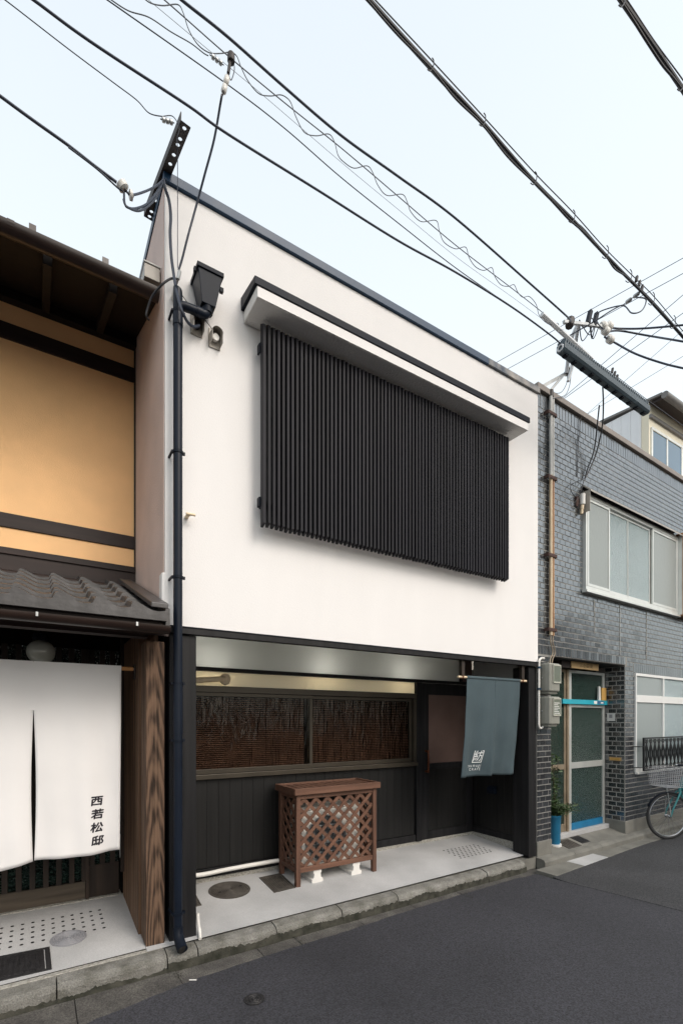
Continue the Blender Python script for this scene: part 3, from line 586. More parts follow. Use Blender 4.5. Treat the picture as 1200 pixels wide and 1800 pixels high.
def vent(x, z, label, mouth):
    t = Thing('cable_entry', label, 'vent', (x,3.6,z))
    t.part('plate', MB().box(x-.045,x+.045,3.59,3.60,z-.075,z+.065), M['vent'], bevel=.003)
    hood = []
    def fn(u, v):
        a = math.pi*u; r = .040; d = .09-.045*v
        return (x+r*math.cos(math.pi-a), 3.59-d*v - (0 if v else 0), z+.015+r*math.sin(a)-.035*v*v)
    t.part('hood', MB().grid(lambda u,v: (x-.04*math.cos(math.pi*u), 3.59-.085*v, z+.012+.042*math.sin(math.pi*u)-.02*v), 12, 3).box(x-.04,x-.037,3.51,3.589,z-.07,z+.01).box(x+.037,x+.04,3.51,3.589,z-.07,z+.01), M['vent'], smooth=True)
    t.part('mouth', MB().cyl((x,3.586,z-.01),(x,3.55,z-.015),.024,n=14), mouth, smooth=True)
vent(.99, 4.515, 'left taupe cable hood on the white wall below the rain hopper', M['hole'])
vent(1.125, 4.475, 'right taupe cable hood with a white collar below the rain hopper', M['whitepvc'])
solo('wall_spigot', 'small bronze spigot sticking out of the white wall beside the downpipe', 'wall fitting', MB().cyl((.92,3.6,3.085),(.92,3.54,3.085),.014,n=10).cyl((.90,3.535,3.085),(.965,3.53,3.085),.010,n=10), M['bamboo'], smooth=True)

# grey curtain and its rod
nb = Thing('curtain_rail', 'pale rod on two brown hangers under the lintel over the entrance', 'curtain rod', (4.2,3.62,2.06))
nb.part('rod', MB().cyl((3.70,3.62,2.052),(4.80,3.62,2.052),.0125,n=14), M['bamboo'], smooth=True)
for xx in (3.76,4.725):
    nb.part('hanger', MB().box(xx-.022,xx+.022,3.60,3.64,2.066,2.224), M['timber_v'], bevel=.003); nb.part('hook', MB().tube([(xx,3.6205,2.07),(xx,3.600,2.06),(xx,3.600,2.04),(xx,3.62,2.034),(xx,3.638,2.042)], .006, 8), M['copperhandle'])
def gsurf(x, z):
    t = (2.055-z)/1.07; a = .5+.5*math.tanh((x-4.24)*6)
    y = 3.612 + .105*t*t*(1.0-.35*a) + t*(.024*math.sin(x*17+z*2.2)+.010*math.sin(x*33-z*3)) + .004*math.sin(x*9+z*14)*t - .035*t*max(0,1-abs(x-(4.245+.02*t))/.07)
    return y
nog = Thing('door_curtain', 'blue-grey split door curtain with white emblem hanging over the entrance', 'door curtain', (4.25,3.62,.99))
def gpanel(xa, xb, s):
    def fn(u, v):
        z = 2.068-1.082*v - (.010*math.sin(u*3.1) if v > .97 else 0); t = v
        e = max(0, (v-.21)/.79); gap = .015*min(1,e*1.6)
        x0 = xa+(gap if s > 0 else 0); x1 = xb-(gap if s < 0 else 0)
        x = x0+(x1-x0)*u - (.03*t if s > 0 else .012*t*(1-u))
        return (x, (gsurf(x, z)+(.014*e if s > 0 else 0)) if z < 2.05 else 3.605, z + .006*t*math.sin(u*5+s))
    return fn
for xa, xb, s in ((3.825,4.262,-1),(4.264,4.685,1)):
    p = nog.part('panel', MB().grid(gpanel(xa,xb,s), 26, 44), M['noren_grey'], smooth=True)
    sd = p.modifiers.new('cloth', 'SOLIDIFY'); sd.thickness = .0025; sd.offset = 1
nog.part('rod_sleeve', MB().cyl((3.826,3.62,2.052),(4.684,3.62,2.052),.0165,n=14), M['noren_grey'], smooth=True)
def on_cloth(vs, fs, cx, cz, sx, sz, surf, gap=.004, shear=0.0):
    return MB().add([(cx+v[0]*sx+shear*v[1]*sz, surf(cx+v[0]*sx, cz+v[1]*sz)-gap, cz+v[1]*sz) for v in vs], fs)
EX = 4.067
em = MB()
for (a, b, c, d) in ((-.058,.058,.058,.066),(-.058,.058,-.066,-.058),(-.058,-.050,-.058,.058),(.050,.058,-.058,.058)):
    q = on_cloth([(a,c,0),(b,c,0),(b,d,0),(a,d,0)], [(0,1,2,3)], EX, 1.200, 1, 1, gsurf, .005, shear=.17); em.add(q.v, q.f)
vs, fs = text_polys('\u7d21', .125); q = on_cloth(vs, fs, EX, 1.200, .84, .98, gsurf, .005, shear=.17); em.add(q.v, q.f)
nog.part('emblem', em, M['inkwhite'])
vs, fs = text_polys('t s u m u g i', .048); q = on_cloth(vs, fs, 4.028, 1.102, .80, 1.0, gsurf, .005)
vs, fs = text_polys('C R A F E', .040); q2 = on_cloth(vs, fs, 4.046, 1.060, .92, 1.0, gsurf, .005); q.add(q2.v, q2.f)
nog.part('lettering', q, M['inkwhite'])

# lattice cover over the outdoor unit
lc = Thing('lattice_cover', 'brown wooden lattice cover with slatted top over the air conditioner', 'planter cover', (2.5,4.22,.05))
X0, X1, Y0, Y1 = 2.035, 2.955, 4.03, 4.425
zf = lambda y: slab_z(y)
for (x, y) in ((X0,Y0),(X1-.045,Y0),(X0,Y1-.045),(X1-.045,Y1-.045)):
    lc.part('leg', MB().box(x,x+.045,y,y+.045,zf(y)-.005,.90), M['redwood_v'], bevel=.003)
def rail(x0,x1,y0,y1,z0,z1): lc.part('rail', MB().box(x0,x1,y0,y1,z0,z1), M['redwood'], bevel=.003)
for y in (Y0+.006, Y1-.039):
    rail(X0+.046,X1-.046,y,y+.033,.855,.898); rail(X0+.046,X1-.046,y,y+.033,.165,.212)
for x in (X0+.006, X1-.039):
    rail(x,x+.033,Y0+.046,Y1-.046,.855,.898); rail(x,x+.033,Y0+.046,Y1-.046,.165,.212)
def lath_set(a0, a1, z0, z1, mk, pitch=.1275):
    W_, H_ = a1-a0, z1-z0
    for sgn, lay in ((1,0),(-1,1)):
        c = -H_ if sgn > 0 else 0.0
        k = -12
        while k < 24:
            off = (k+.35)*pitch; k += 1
            # line: a - sgn*z = off ; clip to the rectangle
            P_ = []
            for z in (0, H_):
                a = off+sgn*z
                if -1e-6 <= a <= W_+1e-6: P_.append((a, z))
            for a in (0, W_):
                z = (a-off)*sgn
                if 1e-6 < z < H_-1e-6: P_.append((a, z))
            if len(P_) < 2: continue
            (aa, za), (ab, zb) = P_[0], P_[1]
            if math.hypot(aa-ab, za-zb) < .06: continue
            mk((a0+aa, z0+za), (a0+ab, z0+zb), lay)
def mkf(p, q, lay):
    y = Y0+.018+.009*lay; lc.part('lath', MB().bar((p[0],y,p[1]),(q[0],y,q[1]),.033,.008,(0,1,0)), M['redwood'])
lath_set(X0+.046, X1-.046, .213, .854, mkf)
def mks(xc):
    def f(p, q, lay):
        x = xc+.009*lay; lc.part('lath', MB().bar((x,p[0],p[1]),(x,q[0],q[1]),.033,.008,(1,0,0)), M['redwood'])
    return f
lath_set(Y0+.046, Y1-.046, .213, .854, mks(X0+.016)); lath_set(Y0+.046, Y1-.046, .213, .854, mks(X1-.026))
tx0, tx1, ty0, ty1 = X0-.03, X1+.03, Y0-.03, Y1+.02
for b in ((tx0,tx1,ty0,ty0+.028),(tx0,tx1,ty1-.028,ty1),(tx0,tx0+.028,ty0+.029,ty1-.029),(tx1-.028,tx1,ty0+.029,ty1-.029)):
    lc.part('top_frame', MB().box(*b,.901,.962), M['redwood'], bevel=.003)
n = 12; pw = (tx1-tx0-.058)/n
for k in range(n):
    x = tx0+.029+k*pw; lc.part('top_slat', MB().box(x+.008,x+pw-.008,ty0+.029,ty1-.029,.930,.948), M['redwood_v'], bevel=.002)
lc.part('screw', MB().cyl((2.155,Y0+.0065,.876),(2.155,Y0+.002,.876),.005,n=8).cyl((2.33,Y0+.0065,.876),(2.33,Y0+.002,.876),.005,n=8), M['chrome'])

ac = Thing('air_conditioner', 'ivory outdoor air-conditioning unit standing inside the lattice cover', 'air conditioner', (2.45,4.25,.12))
ac.part('casing', MB().box(2.13,2.80,4.115,4.36,.165,.73), M['acbody'], bevel=.014)
ac.part('top_lip', MB().box(2.125,2.805,4.105,4.365,.731,.752), M['acbody'], bevel=.006)
ac.part('fan_well', MB().cyl((2.40,4.1145,.44),(2.40,4.108,.44),.225,n=36), M['acdark'])
gr = MB()
for r in (.226,): gr.tube([(2.40+r*math.cos(2*math.pi*k/36),4.105,.44+r*math.sin(2*math.pi*k/36)) for k in range(36)], .007, 6, closed=True)
for k in range(19):
    x = -.20+.0222*k; h = math.sqrt(max(0,.222**2-x*x)); gr.cyl((2.40+x,4.103,.44-h),(2.40+x,4.103,.44+h),.0024,n=5)
for z in (-.13,-.045,.045,.13):
    h = math.sqrt(.222**2-z*z); gr.cyl((2.40-h,4.099,.44+z),(2.40+h,4.099,.44+z),.003,n=5)
ac.part('fan_guard', gr, M['acgrille'])
fan = MB().cyl((2.40,4.107,.44),(2.40,4.104,.44),.05,n=20)
ac.part('fan_hub', fan, M['acgrille'])
vl = MB()
for k in range(8): vl.box(2.12,2.131,4.16,4.32,.24+.055*k,.265+.055*k)
ac.part('side_vent', vl, M['acdark'])
ac.part('service_cover', MB().box(2.66,2.795,4.108,4.1145,.20,.70), M['acbody'], bevel=.003)
for x in (2.27,2.72):
    t = ac.part('foot', MB().prism([(x-.062,.02),(x+.062,.02),(x+.060,.075),(x+.042,.085),(x+.036,.125),(x+.044,.135),(x+.044,.163),(x-.044,.163),(x-.044,.135),(x-.036,.125),(x-.042,.085),(x-.060,.075)], 4.05, 4.40, 'y'), M['whitepvc'], bevel=.003)

# ------------------------------------------------------------------ the wooden house on the left
lh = Thing('wooden_house', 'old wooden townhouse with ochre plaster, dark timbers and a tiled porch roof', 'house', (-1.2,4.8,0))
XL = -4.2
lh.part('plaster_panel', MB().box(XL,.752,4.815,4.95,4.858,5.30), M['orange'])
lh.part('plaster_panel', MB().box(XL,.752,4.815,4.95,3.298,4.722), M['orange'])
lh.part('plaster_panel', MB().box(XL,.752,4.815,4.95,3.01,3.178), M['orange'])
for z0, z1 in ((4.724,4.856),(3.180,3.296)):
    lh.part('crossbeam', MB().box(XL,.754,4.80,4.94,z0,z1), M['timber'], bevel=.003)
lh.part('corner_upright', MB().box(.7535,.768,4.79,4.95,2.7,5.25), M['timber_v'])
lh.part('sill_beam', MB().box(XL,.754,4.775,4.94,2.955,3.008), M['timber'], bevel=.003)
lh.part('apron_board', MB().box(XL,.754,4.79,4.94,2.70,2.954), M['timber'])
lh.part('ridge_board', MB().hexa([(XL,4.62,2.70),(.74,4.62,2.70),(.74,4.79,2.75),(XL,4.79,2.75),(XL,4.62,2.775),(.74,4.62,2.775),(.74,4.79,2.83),(XL,4.79,2.83)]), M['timber'], bevel=.004)
# main eave
sl_ = .36
def ez(y): return 4.70+sl_*(y-3.72)
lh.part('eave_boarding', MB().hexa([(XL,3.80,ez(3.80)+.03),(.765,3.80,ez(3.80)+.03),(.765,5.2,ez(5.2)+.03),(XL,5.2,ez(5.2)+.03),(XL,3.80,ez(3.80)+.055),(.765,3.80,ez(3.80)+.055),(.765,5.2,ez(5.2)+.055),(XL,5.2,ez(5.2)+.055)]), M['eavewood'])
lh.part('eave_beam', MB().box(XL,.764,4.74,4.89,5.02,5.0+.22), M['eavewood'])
x = .46
while x > XL:
    lh.part('rafter', MB().bar((x,3.83,ez(3.83)-.012),(x,4.82,ez(4.82)-.012),.055,.075,(0,-sl_,1)), M['eavewood'], bevel=.003); x -= .405
rf = lh.part('roof', MB().hexa([(XL,3.76,ez(3.76)+.07),(.762,3.76,ez(3.76)+.07),(.762,8.4,ez(8.4)+.07),(XL,8.4,ez(8.4)+.07),(XL,3.76,ez(3.76)+.10),(.762,3.76,ez(3.76)+.10),(.762,8.4,ez(8.4)+.10),(XL,8.4,ez(8.4)+.10)]), M['tile'])
for k in range(8):
    xx = .40-.43*k; lh.part('snow_guard', MB().box(xx-.02,xx+.02,3.735,3.76,ez(3.74)+.075,ez(3.74)+.125), M['brownmetal'], rf)
gu = []
for k in range(13):
    a = math.pi*k/12; gu.append((3.735-.058*math.cos(a), 4.745-.062*math.sin(a)))
inner = [(3.735-.050*math.cos(math.pi*k/12), 4.745-.054*math.sin(math.pi*k/12)) for k in range(12,-1,-1)]
eg = lh.part('eave_gutter', MB().prism(gu+inner, XL, .752, 'x'), M['brownmetal'], smooth=True)
for k in range(6): lh.part('gutter_seam', MB().prism([(a*1.0-.0, b) for a, b in [(3.735-.061*math.cos(math.pi*j/12), 4.747-.065*math.sin(math.pi*j/12)) for j in range(13)]+inner], -.165-.9*k, -.125-.9*k, 'x'), M['brownmetal'], eg)
# porch roof of pantiles
def pz(y): return 2.285+.36*(y-3.32)
TW, TR = .212, .238
def tile_profile(u):   # roll on the left, sweeping down to a flat trough
    if u < .10: return .058*math.sin(math.pi/2*(u/.10))*.75+.010
    return .006+.047*(0.5+.5*math.cos(math.pi*min(1,(u-.10)/.62)))**1.1 + (.010*((u-.72)/.28)**2 if u > .72 else 0)
tm = MB(); n = 14; L = TR+.03
def ring(y, z, t): return [((i/n)*TW*1.06-.006, y, z+tile_profile(i/n)+t) for i in range(n+1)]
vs = ring(0,.0,.0)+ring(0,.0,-.030)+ring(L,.36*L-.022,.0)+ring(L,.36*L-.022,-.030); k = n+1; fs = []
for i in range(n): fs += [(i,i+1,2*k+i+1,2*k+i),(k+i+1,k+i,3*k+i,3*k+i+1),(i+1,i,k+i,k+i+1),(2*k+i,2*k+i+1,3*k+i+1,3*k+i)]
fs += [(0,2*k,3*k,k),(n,k+n,3*k+n,2*k+n)]
tile_me = tm.add(vs, fs).mesh('roof_tile', M['tile'], smooth=True)
em2 = MB(); vs = ring(-.012,.004,.004)+[(i/n*TW*1.06-.006,-.012,-.045) for i in range(n+1)]+ring(.02,.004,.0)+[(i/n*TW*1.06-.006,.02,-.045) for i in range(n+1)]; fs = []
for i in range(n): fs += [(i+1,i,k+i,k+i+1),(2*k+i,2*k+i+1,3*k+i+1,3*k+i),(i,i+1,2*k+i+1,2*k+i),(k+i+1,k+i,3*k+i,3*k+i+1)]
fs += [(0,2*k,3*k,k),(n,k+n,3*k+n,2*k+n)]
eave_me = em2.add(vs, fs).mesh('eave_tile', M['tile'])
pr = lh.part('porch_roof', MB().hexa([(XL,3.36,pz(3.36)-.07),(.72,3.36,pz(3.36)-.07),(.72,4.78,pz(4.78)-.07),(XL,4.78,pz(4.78)-.07),(XL,3.36,pz(3.36)-.03),(.72,3.36,pz(3.36)-.03),(.72,4.78,pz(4.78)-.03),(XL,4.78,pz(4.78)-.03)]), M['timber'])
for c in range(21):
    x = .500-TW*c
    lh.inst('eave_tile', eave_me, (x, 3.318, pz(3.318)+.012), pr)
    for r in range(6):
        y = 3.32+TR*r; lh.inst('roof_tile', tile_me, (x+rnd.uniform(-.003,.003), y+rnd.uniform(-.004,.004), pz(y)+.014+rnd.uniform(-.002,.002)), pr, rot=(0,0,rnd.uniform(-.006,.006)))
lh.part('barge_tile', MB().hexa([(.625,3.33,pz(3.33)+.05),(.735,3.33,pz(3.33)+.05),(.715,4.66,pz(4.66)+.05),(.605,4.66,pz(4.66)+.05),(.625,3.33,pz(3.33)+.085),(.735,3.33,pz(3.33)+.085),(.715,4.66,pz(4.66)+.085),(.605,4.66,pz(4.66)+.085)]), M['tile'], pr, bevel=.006)
lh.part('barge_board', MB().hexa([(.715,3.325,pz(3.33)-.07),(.742,3.325,pz(3.33)-.07),(.735,4.7,pz(4.7)-.07),(.71,4.7,pz(4.7)-.07),(.715,3.325,pz(3.33)+.049),(.742,3.325,pz(3.33)+.049),(.735,4.7,pz(4.7)+.049),(.71,4.7,pz(4.7)+.049)]), M['tile'], pr)
gu2 = [(3.285-.042*math.cos(math.pi*j/12), 2.212-.050*math.sin(math.pi*j/12)) for j in range(13)]
in2 = [(3.285-.035*math.cos(math.pi*j/12), 2.212-.043*math.sin(math.pi*j/12)) for j in range(12,-1,-1)]
pg = lh.part('porch_gutter', MB().prism(gu2+in2, XL, .722, 'x'), M['brownmetal'], smooth=True)
lh.part('gutter_end', MB().prism(gu2, .722, .730, 'x'), M['brownmetal'], pg)
for xx in (.525,-.005,-.55,-1.1):
    lh.part('gutter_clip', MB().box(xx-.006,xx+.006,3.236,3.246,2.19,2.214).box(xx-.004,xx+.004,3.25,3.32,2.213,2.217), M['galv'], pg)
# porch: soffit, posts, lattice door
lh.part('porch_soffit', MB().hexa([(XL,3.36,2.16),(.74,3.36,2.16),(.74,4.75,2.44),(XL,4.75,2.44),(XL,3.36,2.19),(.74,3.36,2.19),(.74,4.75,2.5),(XL,4.75,2.5)]), M['timber'])
lh.part('porch_beam', MB().box(XL,.636,3.50,3.60,2.165,2.20), M['timber'])
po = lh.part('corner_post', MB().box(.642,.768,3.605,3.80,.0,2.16), M['post'], bevel=.007)
yy = 3.803
while yy < 4.55:
    w = min(.18, 4.56-yy); lh.part('plank', MB().box(.625,.765,yy,yy+w-.003,slab_z(yy),2.25), M['postside']); yy += w
lh.part('gate_keep', MB().box(.600,.624,4.50,4.54,.30,2.3), M['timber_v'])
lh.part('interior_wall', MB().box(XL,.764,4.72,4.78,0,2.7), M['darkroom'])
ld = lh.part('lattice_door', MB().box(XL,.34,4.615,4.64,.09,.235), M['doorboard'], bevel=.002)
lh.part('door_glass', MB().box(XL,.60,4.648,4.655,.237,2.2), M['patterned'], ld)
k = 0; xx = .33
while xx > -2.2:
    lh.part('lattice_bar', MB().box(xx-.020,xx+.020,4.60,4.640,.237,2.2), M['timber_v'], ld, bevel=.002); xx -= .092
lh.part('door_stile', MB().box(.341,.365,4.595,4.645,.09,2.2), M['timber_v'], ld)
lh.part('fixed_panel', MB().box(.366,.598,4.62,4.645,.09,.36), M['timber_v'])
for xx in (.39,.47,.55): lh.part('lattice_bar', MB().box(xx-.02,xx+.02,4.62,4.645,.361,2.2), M['timber_v'], ld)
lh.part('door_track', MB().box(XL,.62,4.58,4.72,.03,.088), M['skirting'], bevel=.004)
lh.part('finger_plate', MB().box(.592,.599,4.52,4.532,.42,.62), M['galv'])
gb = Thing('meter_box', 'small grey box on the side wall above the end of the wooden house gutter', 'box', (.70,3.80,4.80))
gb.part('casing', MB().box(.648,.756,3.70,3.84,4.80,4.90), M['vent'], bevel=.003); gb.part('lid', MB().box(.643,.760,3.692,3.846,4.901,4.912), M['greypvc'], bevel=.002)

# white curtain on its bamboo rod, opal lamp
NY = 3.93
wr = Thing('curtain_rod', 'orange bamboo rod carrying the white curtain beneath the porch eave', 'curtain rod', (-.6,NY,1.96))
wr.part('rod', MB().cyl((-2.4,NY,1.985),(.608,NY,1.985),.015,n=12), M['orangerod'], smooth=True)
wr.part('rod_bracket', MB().box(.6125,.624,NY-.03,NY+.03,1.91,2.02), M['timber_v'], bevel=.003); wr.part('rod_tip', MB().cyl((.6085,NY,1.985),(.612,NY,1.985),.009,n=8), M['galv'])
def wsurf(x, z):
    t = (1.99-z)/1.36
    return NY-.018 + t*(.015*math.sin(x*14+.7+z*.6)+.009*math.sin(x*29+z*2)) + .0035*math.sin(x*11+z*8)*t + .012*t*t*math.sin(x*6+1.2) - .020*t*max(0,1-abs(x-.46)/.06)*math.sin(z*9)*.35
wn = Thing('white_curtain', 'white split door curtain with four brushed black characters on its right panel', 'door curtain', (-.3,NY,.66))
def wpanel(xa, xb, side, zb0, zb1):
    def fn(u, v):
        e = max(0,(v-.245)/.755); gap = .013*math.sin(min(1,e)*math.pi*.93)
        x0 = xa+(gap if side > 0 else 0); x1 = xb-(gap if side < 0 else 0); x = x0+(x1-x0)*u
        if side > 0: x = x-.012*v*u
        zb = zb0+(zb1-zb0)*u; z = 2.002+(zb-2.002)*v - .012*v*math.sin(math.pi*u)
        return (x, wsurf(x,z), z)
    return fn
for a in ((-.025,.525,1,.634,.640),(-.627,-.027,-1,.555,.630),(-1.254,-.629,-1,.62,.555)):
    p = wn.part('panel', MB().grid(wpanel(*a), 28, 48), M['noren_white'], smooth=True)
    q = p.modifiers.new('cloth', 'SOLIDIFY'); q.thickness = .002; q.offset = 1
hm = MB()
for (xa, xb) in ((-1.254,-.629),(-.627,-.027),(-.025,.523)): hm.grid(lambda u,v,xa=xa,xb=xb: (xa+(xb-xa)*u, wsurf(xa+(xb-xa)*u,1.97)-.004, 2.003-.046*v), 16, 1)
wn.part('top_hem', hm, M['noren_white'])
wn.part('join_strip', MB().grid(lambda u,v: (-.054+.054*u, wsurf(-.05+.05*u, 1.995-.32*v)-.004, 1.995-.328*v), 4, 12), M['noren_white'])
chars = MB()
for i, ch in enumerate('\u897f\u82e5\u677e\u90b8'):
    vs, fs = text_polys(ch, .1025)
    for dx, dz in ((0,0),(.0028,.0008),(-.0026,-.001),(.0004,.0028),(-.0005,-.0026)):
        qm = on_cloth(vs, fs, .3605+(.004 if i % 2 else 0)+dx, 1.0095-.0956*i+dz, .84, .72, wsurf, .0045+.0004*(dx*300), shear=.10); chars.add(qm.v, qm.f)
wn.part('lettering', chars, M['ink'])
gl = Thing('globe_lamp', 'unlit opal glass globe lamp under the dark porch ceiling above the white curtain', 'lamp', (.018,4.1,2.0))
gl.part('globe', MB().lathe([(.092*math.sin(math.pi*i/18)+.0005, -.088*math.cos(math.pi*i/18)) for i in range(19)], (.018,4.1,2.09), 32), M['globe'], smooth=True)
gl.part('gallery', MB().lathe([(.05,.08),(.055,.105),(.045,.13),(.02,.14)], (.018,4.1,2.09), 24), M['black'], smooth=True)
gl.part('stem', MB().cyl((.018,4.1,2.22),(.018,4.1,2.40),.01,n=8), M['black'])

# ------------------------------------------------------------------ the tiled building on the right (local frame turned 2 degrees)
TH = R(2.0); BO = Vector((5.005,3.62,0))
def bw(p): c, s = math.cos(TH), math.sin(TH); return (BO.x+c*p[0]-s*p[1], BO.y+s*p[0]+c*p[1], p[2])
br = Thing('brick_building', 'two-storey building faced in dark glazed brick with aluminium windows', 'building', tuple(BO), TH, local=True)
XE = 8.2                                   # far end of the facade, outside the frame
DX0, DX1, DZ = .285, 2.09, 2.385           # doorway
WX0, WX1, WZ0, WZ1 = 2.36, 6.4, .84, 2.285 # lower window
UX0, UX1, UZ0, UZ1 = .985, 3.70, 3.285, 4.535
TOP = 5.50
wall = MB()
def wbox(x0,x1,z0,z1,y0=.0052,y1=.42): wall.box(x0,x1,y0,y1,z0,z1)
wbox(0,DX0,.0,DZ); wbox(DX1,WX0,0,DZ-.0005); wbox(WX0,WX1,0,WZ0); wbox(WX1,XE,0,DZ-.0005); wbox(WX0+.0005,WX1-.0005,WZ1,DZ-.001)
wbox(0,XE,DZ,UZ0); wbox(0,UX0,UZ0+.0005,UZ1); wbox(UX1,XE,UZ0+.0005,UZ1); wbox(0,XE,UZ1+.001,TOP)
ww = br.part('wall', wall, M['mortar'])
br.part('rear_body', MB().box(.0,XE,.424,8.0,2.42,TOP-.15).box(2.2,XE,.424,8.0,0,2.419), M['coping'])
br.part('porch_ceiling', MB().box(DX0,DX1,.012,.9,DZ-.012,DZ-.001), M['darkroom'])
br.part('coping', MB().box(-.03,XE,-.035,.44,TOP+.012,TOP+.085), M['coping'], bevel=.006)
br.part('coping_return', MB().box(-.03,.2,.442,6,TOP+.012,TOP+.085), M['coping'], bevel=.006)
# bricks
BL, BH, PX, PZ = .1085, .0595, .1165, .0672
def bmesh_brick(lx, lz, nm):
    b = MB(); e = .003; d0 = .010; d1 = -.0
    hx, hz = lx/2, lz/2
    b.add([(-hx,d0,-hz),(hx,d0,-hz),(hx,d0,hz),(-hx,d0,hz),(-hx+e,d1,-hz+e),(hx-e,d1,-hz+e),(hx-e,d1,hz-e),(-hx+e,d1,hz-e)],
          [(4,5,6,7),(0,1,5,4),(1,2,6,5),(2,3,7,6),(3,0,4,7)])
    return b
brick_cache = {}
def brick_me(lx, lz):
    key = (round(lx,3), round(lz,3))
    if key not in brick_cache: brick_cache[key] = bmesh_brick(lx, lz, 'brick').mesh('brick', M['brick'])
    return brick_cache[key]
cand = []        # (distance, cx, cz, lx, lz, side) side: 0 facade, 1 doorway right return, 2 doorway left return
EYE = Vector((0,0,1.6))
voids = [(DX0,DX1,0,DZ),(WX0,WX1,WZ0,WZ1),(UX0,UX1,UZ0,UZ1)]
soldier = [(DX0-.28,DX1+.05,DZ+.004,2.4995),(WX0-.02,WX1,WZ1+.004,2.4325),(0,XE,5.3295,TOP-.008)]
def put(x0, x1, zc, lz, side=0, voidl=voids):
    if x1-x0 < .018: return
    cx = (x0+x1)/2; p = Vector(bw((cx,0,zc))) if side == 0 else Vector(bw((DX1 if side == 1 else DX0, cx, zc)))
    cand.append(((p-EYE).length, cx, zc, x1-x0, lz, side))
def course(xa, xb, zc, off, side=0):
    x = xa-off
    while x < xb:
        a, b = max(xa, x), min(xb, x+BL); put(a, b, zc, BH, side); x += PX
row = 0; z = .155
while z+BH < TOP-.150:
    zc = z+BH/2; spans = [(0.003, XE)]
    for (a, b, c, d) in voids+soldier[:2]:
        if c-.012 < zc < d+.012 or (c < zc+BH/2 and zc-BH/2 < d):
            ns = []
            for (s0, s1) in spans:
                if s1 <= a or s0 >= b: ns.append((s0,s1)); continue
                if s0 < a-.008: ns.append((s0,a-.006))
                if s1 > b+.008: ns.append((b+.006,s1))
            spans = ns
    for (a, b) in spans: course(a, b, zc, (PX/2 if row % 2 else 0)+((a*0) if a < .01 else 0)+((-((a) % PX)) % PX if False else 0), 0)
    if zc < DZ-.03:
        course(.012, .285, zc, 0 if row % 2 else PX/2, 1); course(.012, .41, zc, 0 if row % 2 else PX/2, 2)
    z += PZ; row += 1
for (a, b, c, d) in soldier:
    x = a
    while x < b-.05: cand.append(((Vector(bw((x,0,(c+d)/2)))-EYE).length, x+.03, (c+d)/2, .0575, d-c, 0)); x += .0655
def visible_first(c): return c[0] + (3.0 if c[5] == 2 else 0) + (2.5 if c[2] > 2.6 else 0)
cand.sort(key=visible_first)
rest = MB()
for i, (dist, cx, zc, lx, lz, side) in enumerate(cand):
    if i < 300:
        me = brick_me(lx, lz)
        o = bpy.data.objects.new('brick', me); COL.objects.link(o); o.parent = ww
        if side == 0: o.location = (cx, rnd.uniform(-.0012,.0008), zc); o.rotation_euler = (rnd.uniform(-.02,.02),0,rnd.uniform(-.025,.025))
        elif side == 1: o.location = (DX1, cx, zc); o.rotation_euler = (0,0,R(-90))
        else: o.location = (DX0, cx, zc); o.rotation_euler = (0,0,R(90))
    else:
        b = bmesh_brick(lx, lz, ''); ty = rnd.uniform(-.0012,.0008); rx, rz = rnd.uniform(-.02,.02), rnd.uniform(-.025,.025)
        for k, (x_, y_, z_) in enumerate(b.v):
            if side == 0: b.v[k] = (cx+x_, y_+ty+x_*rz-z_*rx, zc+z_)
            elif side == 1: b.v[k] = (DX1+y_-.0, cx-x_, zc+z_)
            else: b.v[k] = (DX0-y_, cx+x_, zc+z_)
        rest.add(b.v, b.f)
# the bricks past the first three hundred: one mesh, each with its own shade
stuffmat = M['brick'].copy(); stuffmat.name = 'glazed_dark_tile_field'; nn = stuffmat.node_tree.nodes; ll = stuffmat.node_tree.links
geo = nn.new('ShaderNodeNewGeometry')
for n_ in nn:
    if n_.type == 'OBJECT_INFO':
        for lk in list(n_.outputs['Random'].links): ll.new(geo.outputs['Random Per Island'], lk.to_socket)
rb = br.part('bricks_beyond', rest, stuffmat, ww, kind='stuff')
br.part('plinth', MB().box(-.004,DX0+.006,-.006,.42,-.15,.148), M['concrete2'], bevel=.006)
br.part('plinth', MB().box(DX1-.006,XE,-.004,.30,-.15,.148), M['concrete2'], bevel=.006)
# cement lines where the wall has been repaired
ck = MB()
for x0, zt, zb in ((1.93,3.22,2.50),(1.26,3.2,2.75),(2.72,3.22,2.5)):
    P_ = [(x0+.018*noise.noise((z_*3,x0,0)), -.0035, z_) for z_ in [zt+(zb-zt)*i/14 for i in range(15)]]; ck.tube(P_, .0045, 5)
br.part('repaired_crack', ck, mat('pale_repair_mortar', (.42,.41,.38), .9))
# doorway
D = .30
dx0, dx1 = 1.07, 2.075
dd = br.part('entrance_door', MB().box(1.13,1.20,D-.02,D+.03,.085,2.29).box(2.02,2.075,D-.02,D+.03,.085,2.29).box(1.201,2.019,D-.02,D+.03,2.25,2.29).box(1.201,2.019,D-.018,D+.02,.93,1.015).box(1.201,2.019,D-.018,D+.02,1.775,1.815), M['alu'], bevel=.003)
br.part('door_jamb', MB().box(1.085,1.128,D-.03,D+.04,.07,2.29), M['aluold'], dd, bevel=.003)
br.part('pane', MB().box(1.201,2.019,D,D+.006,1.016,1.774), M['patterned'], dd); br.part('pane', MB().box(1.201,2.019,D,D+.006,.18,.929), M['patterned'], dd); br.part('pane', MB().box(1.201,2.019,D,D+.006,1.816,2.249), M['patterned'], dd)
br.part('kick_plate', MB().box(1.201,2.019,D-.018,D+.02,.085,.178), M['bluekick'], dd, bevel=.002)
br.part('header_rail', MB().box(.93,2.07,D-.060,D-.021,1.818,1.882), M['turquoise'], dd, bevel=.003)
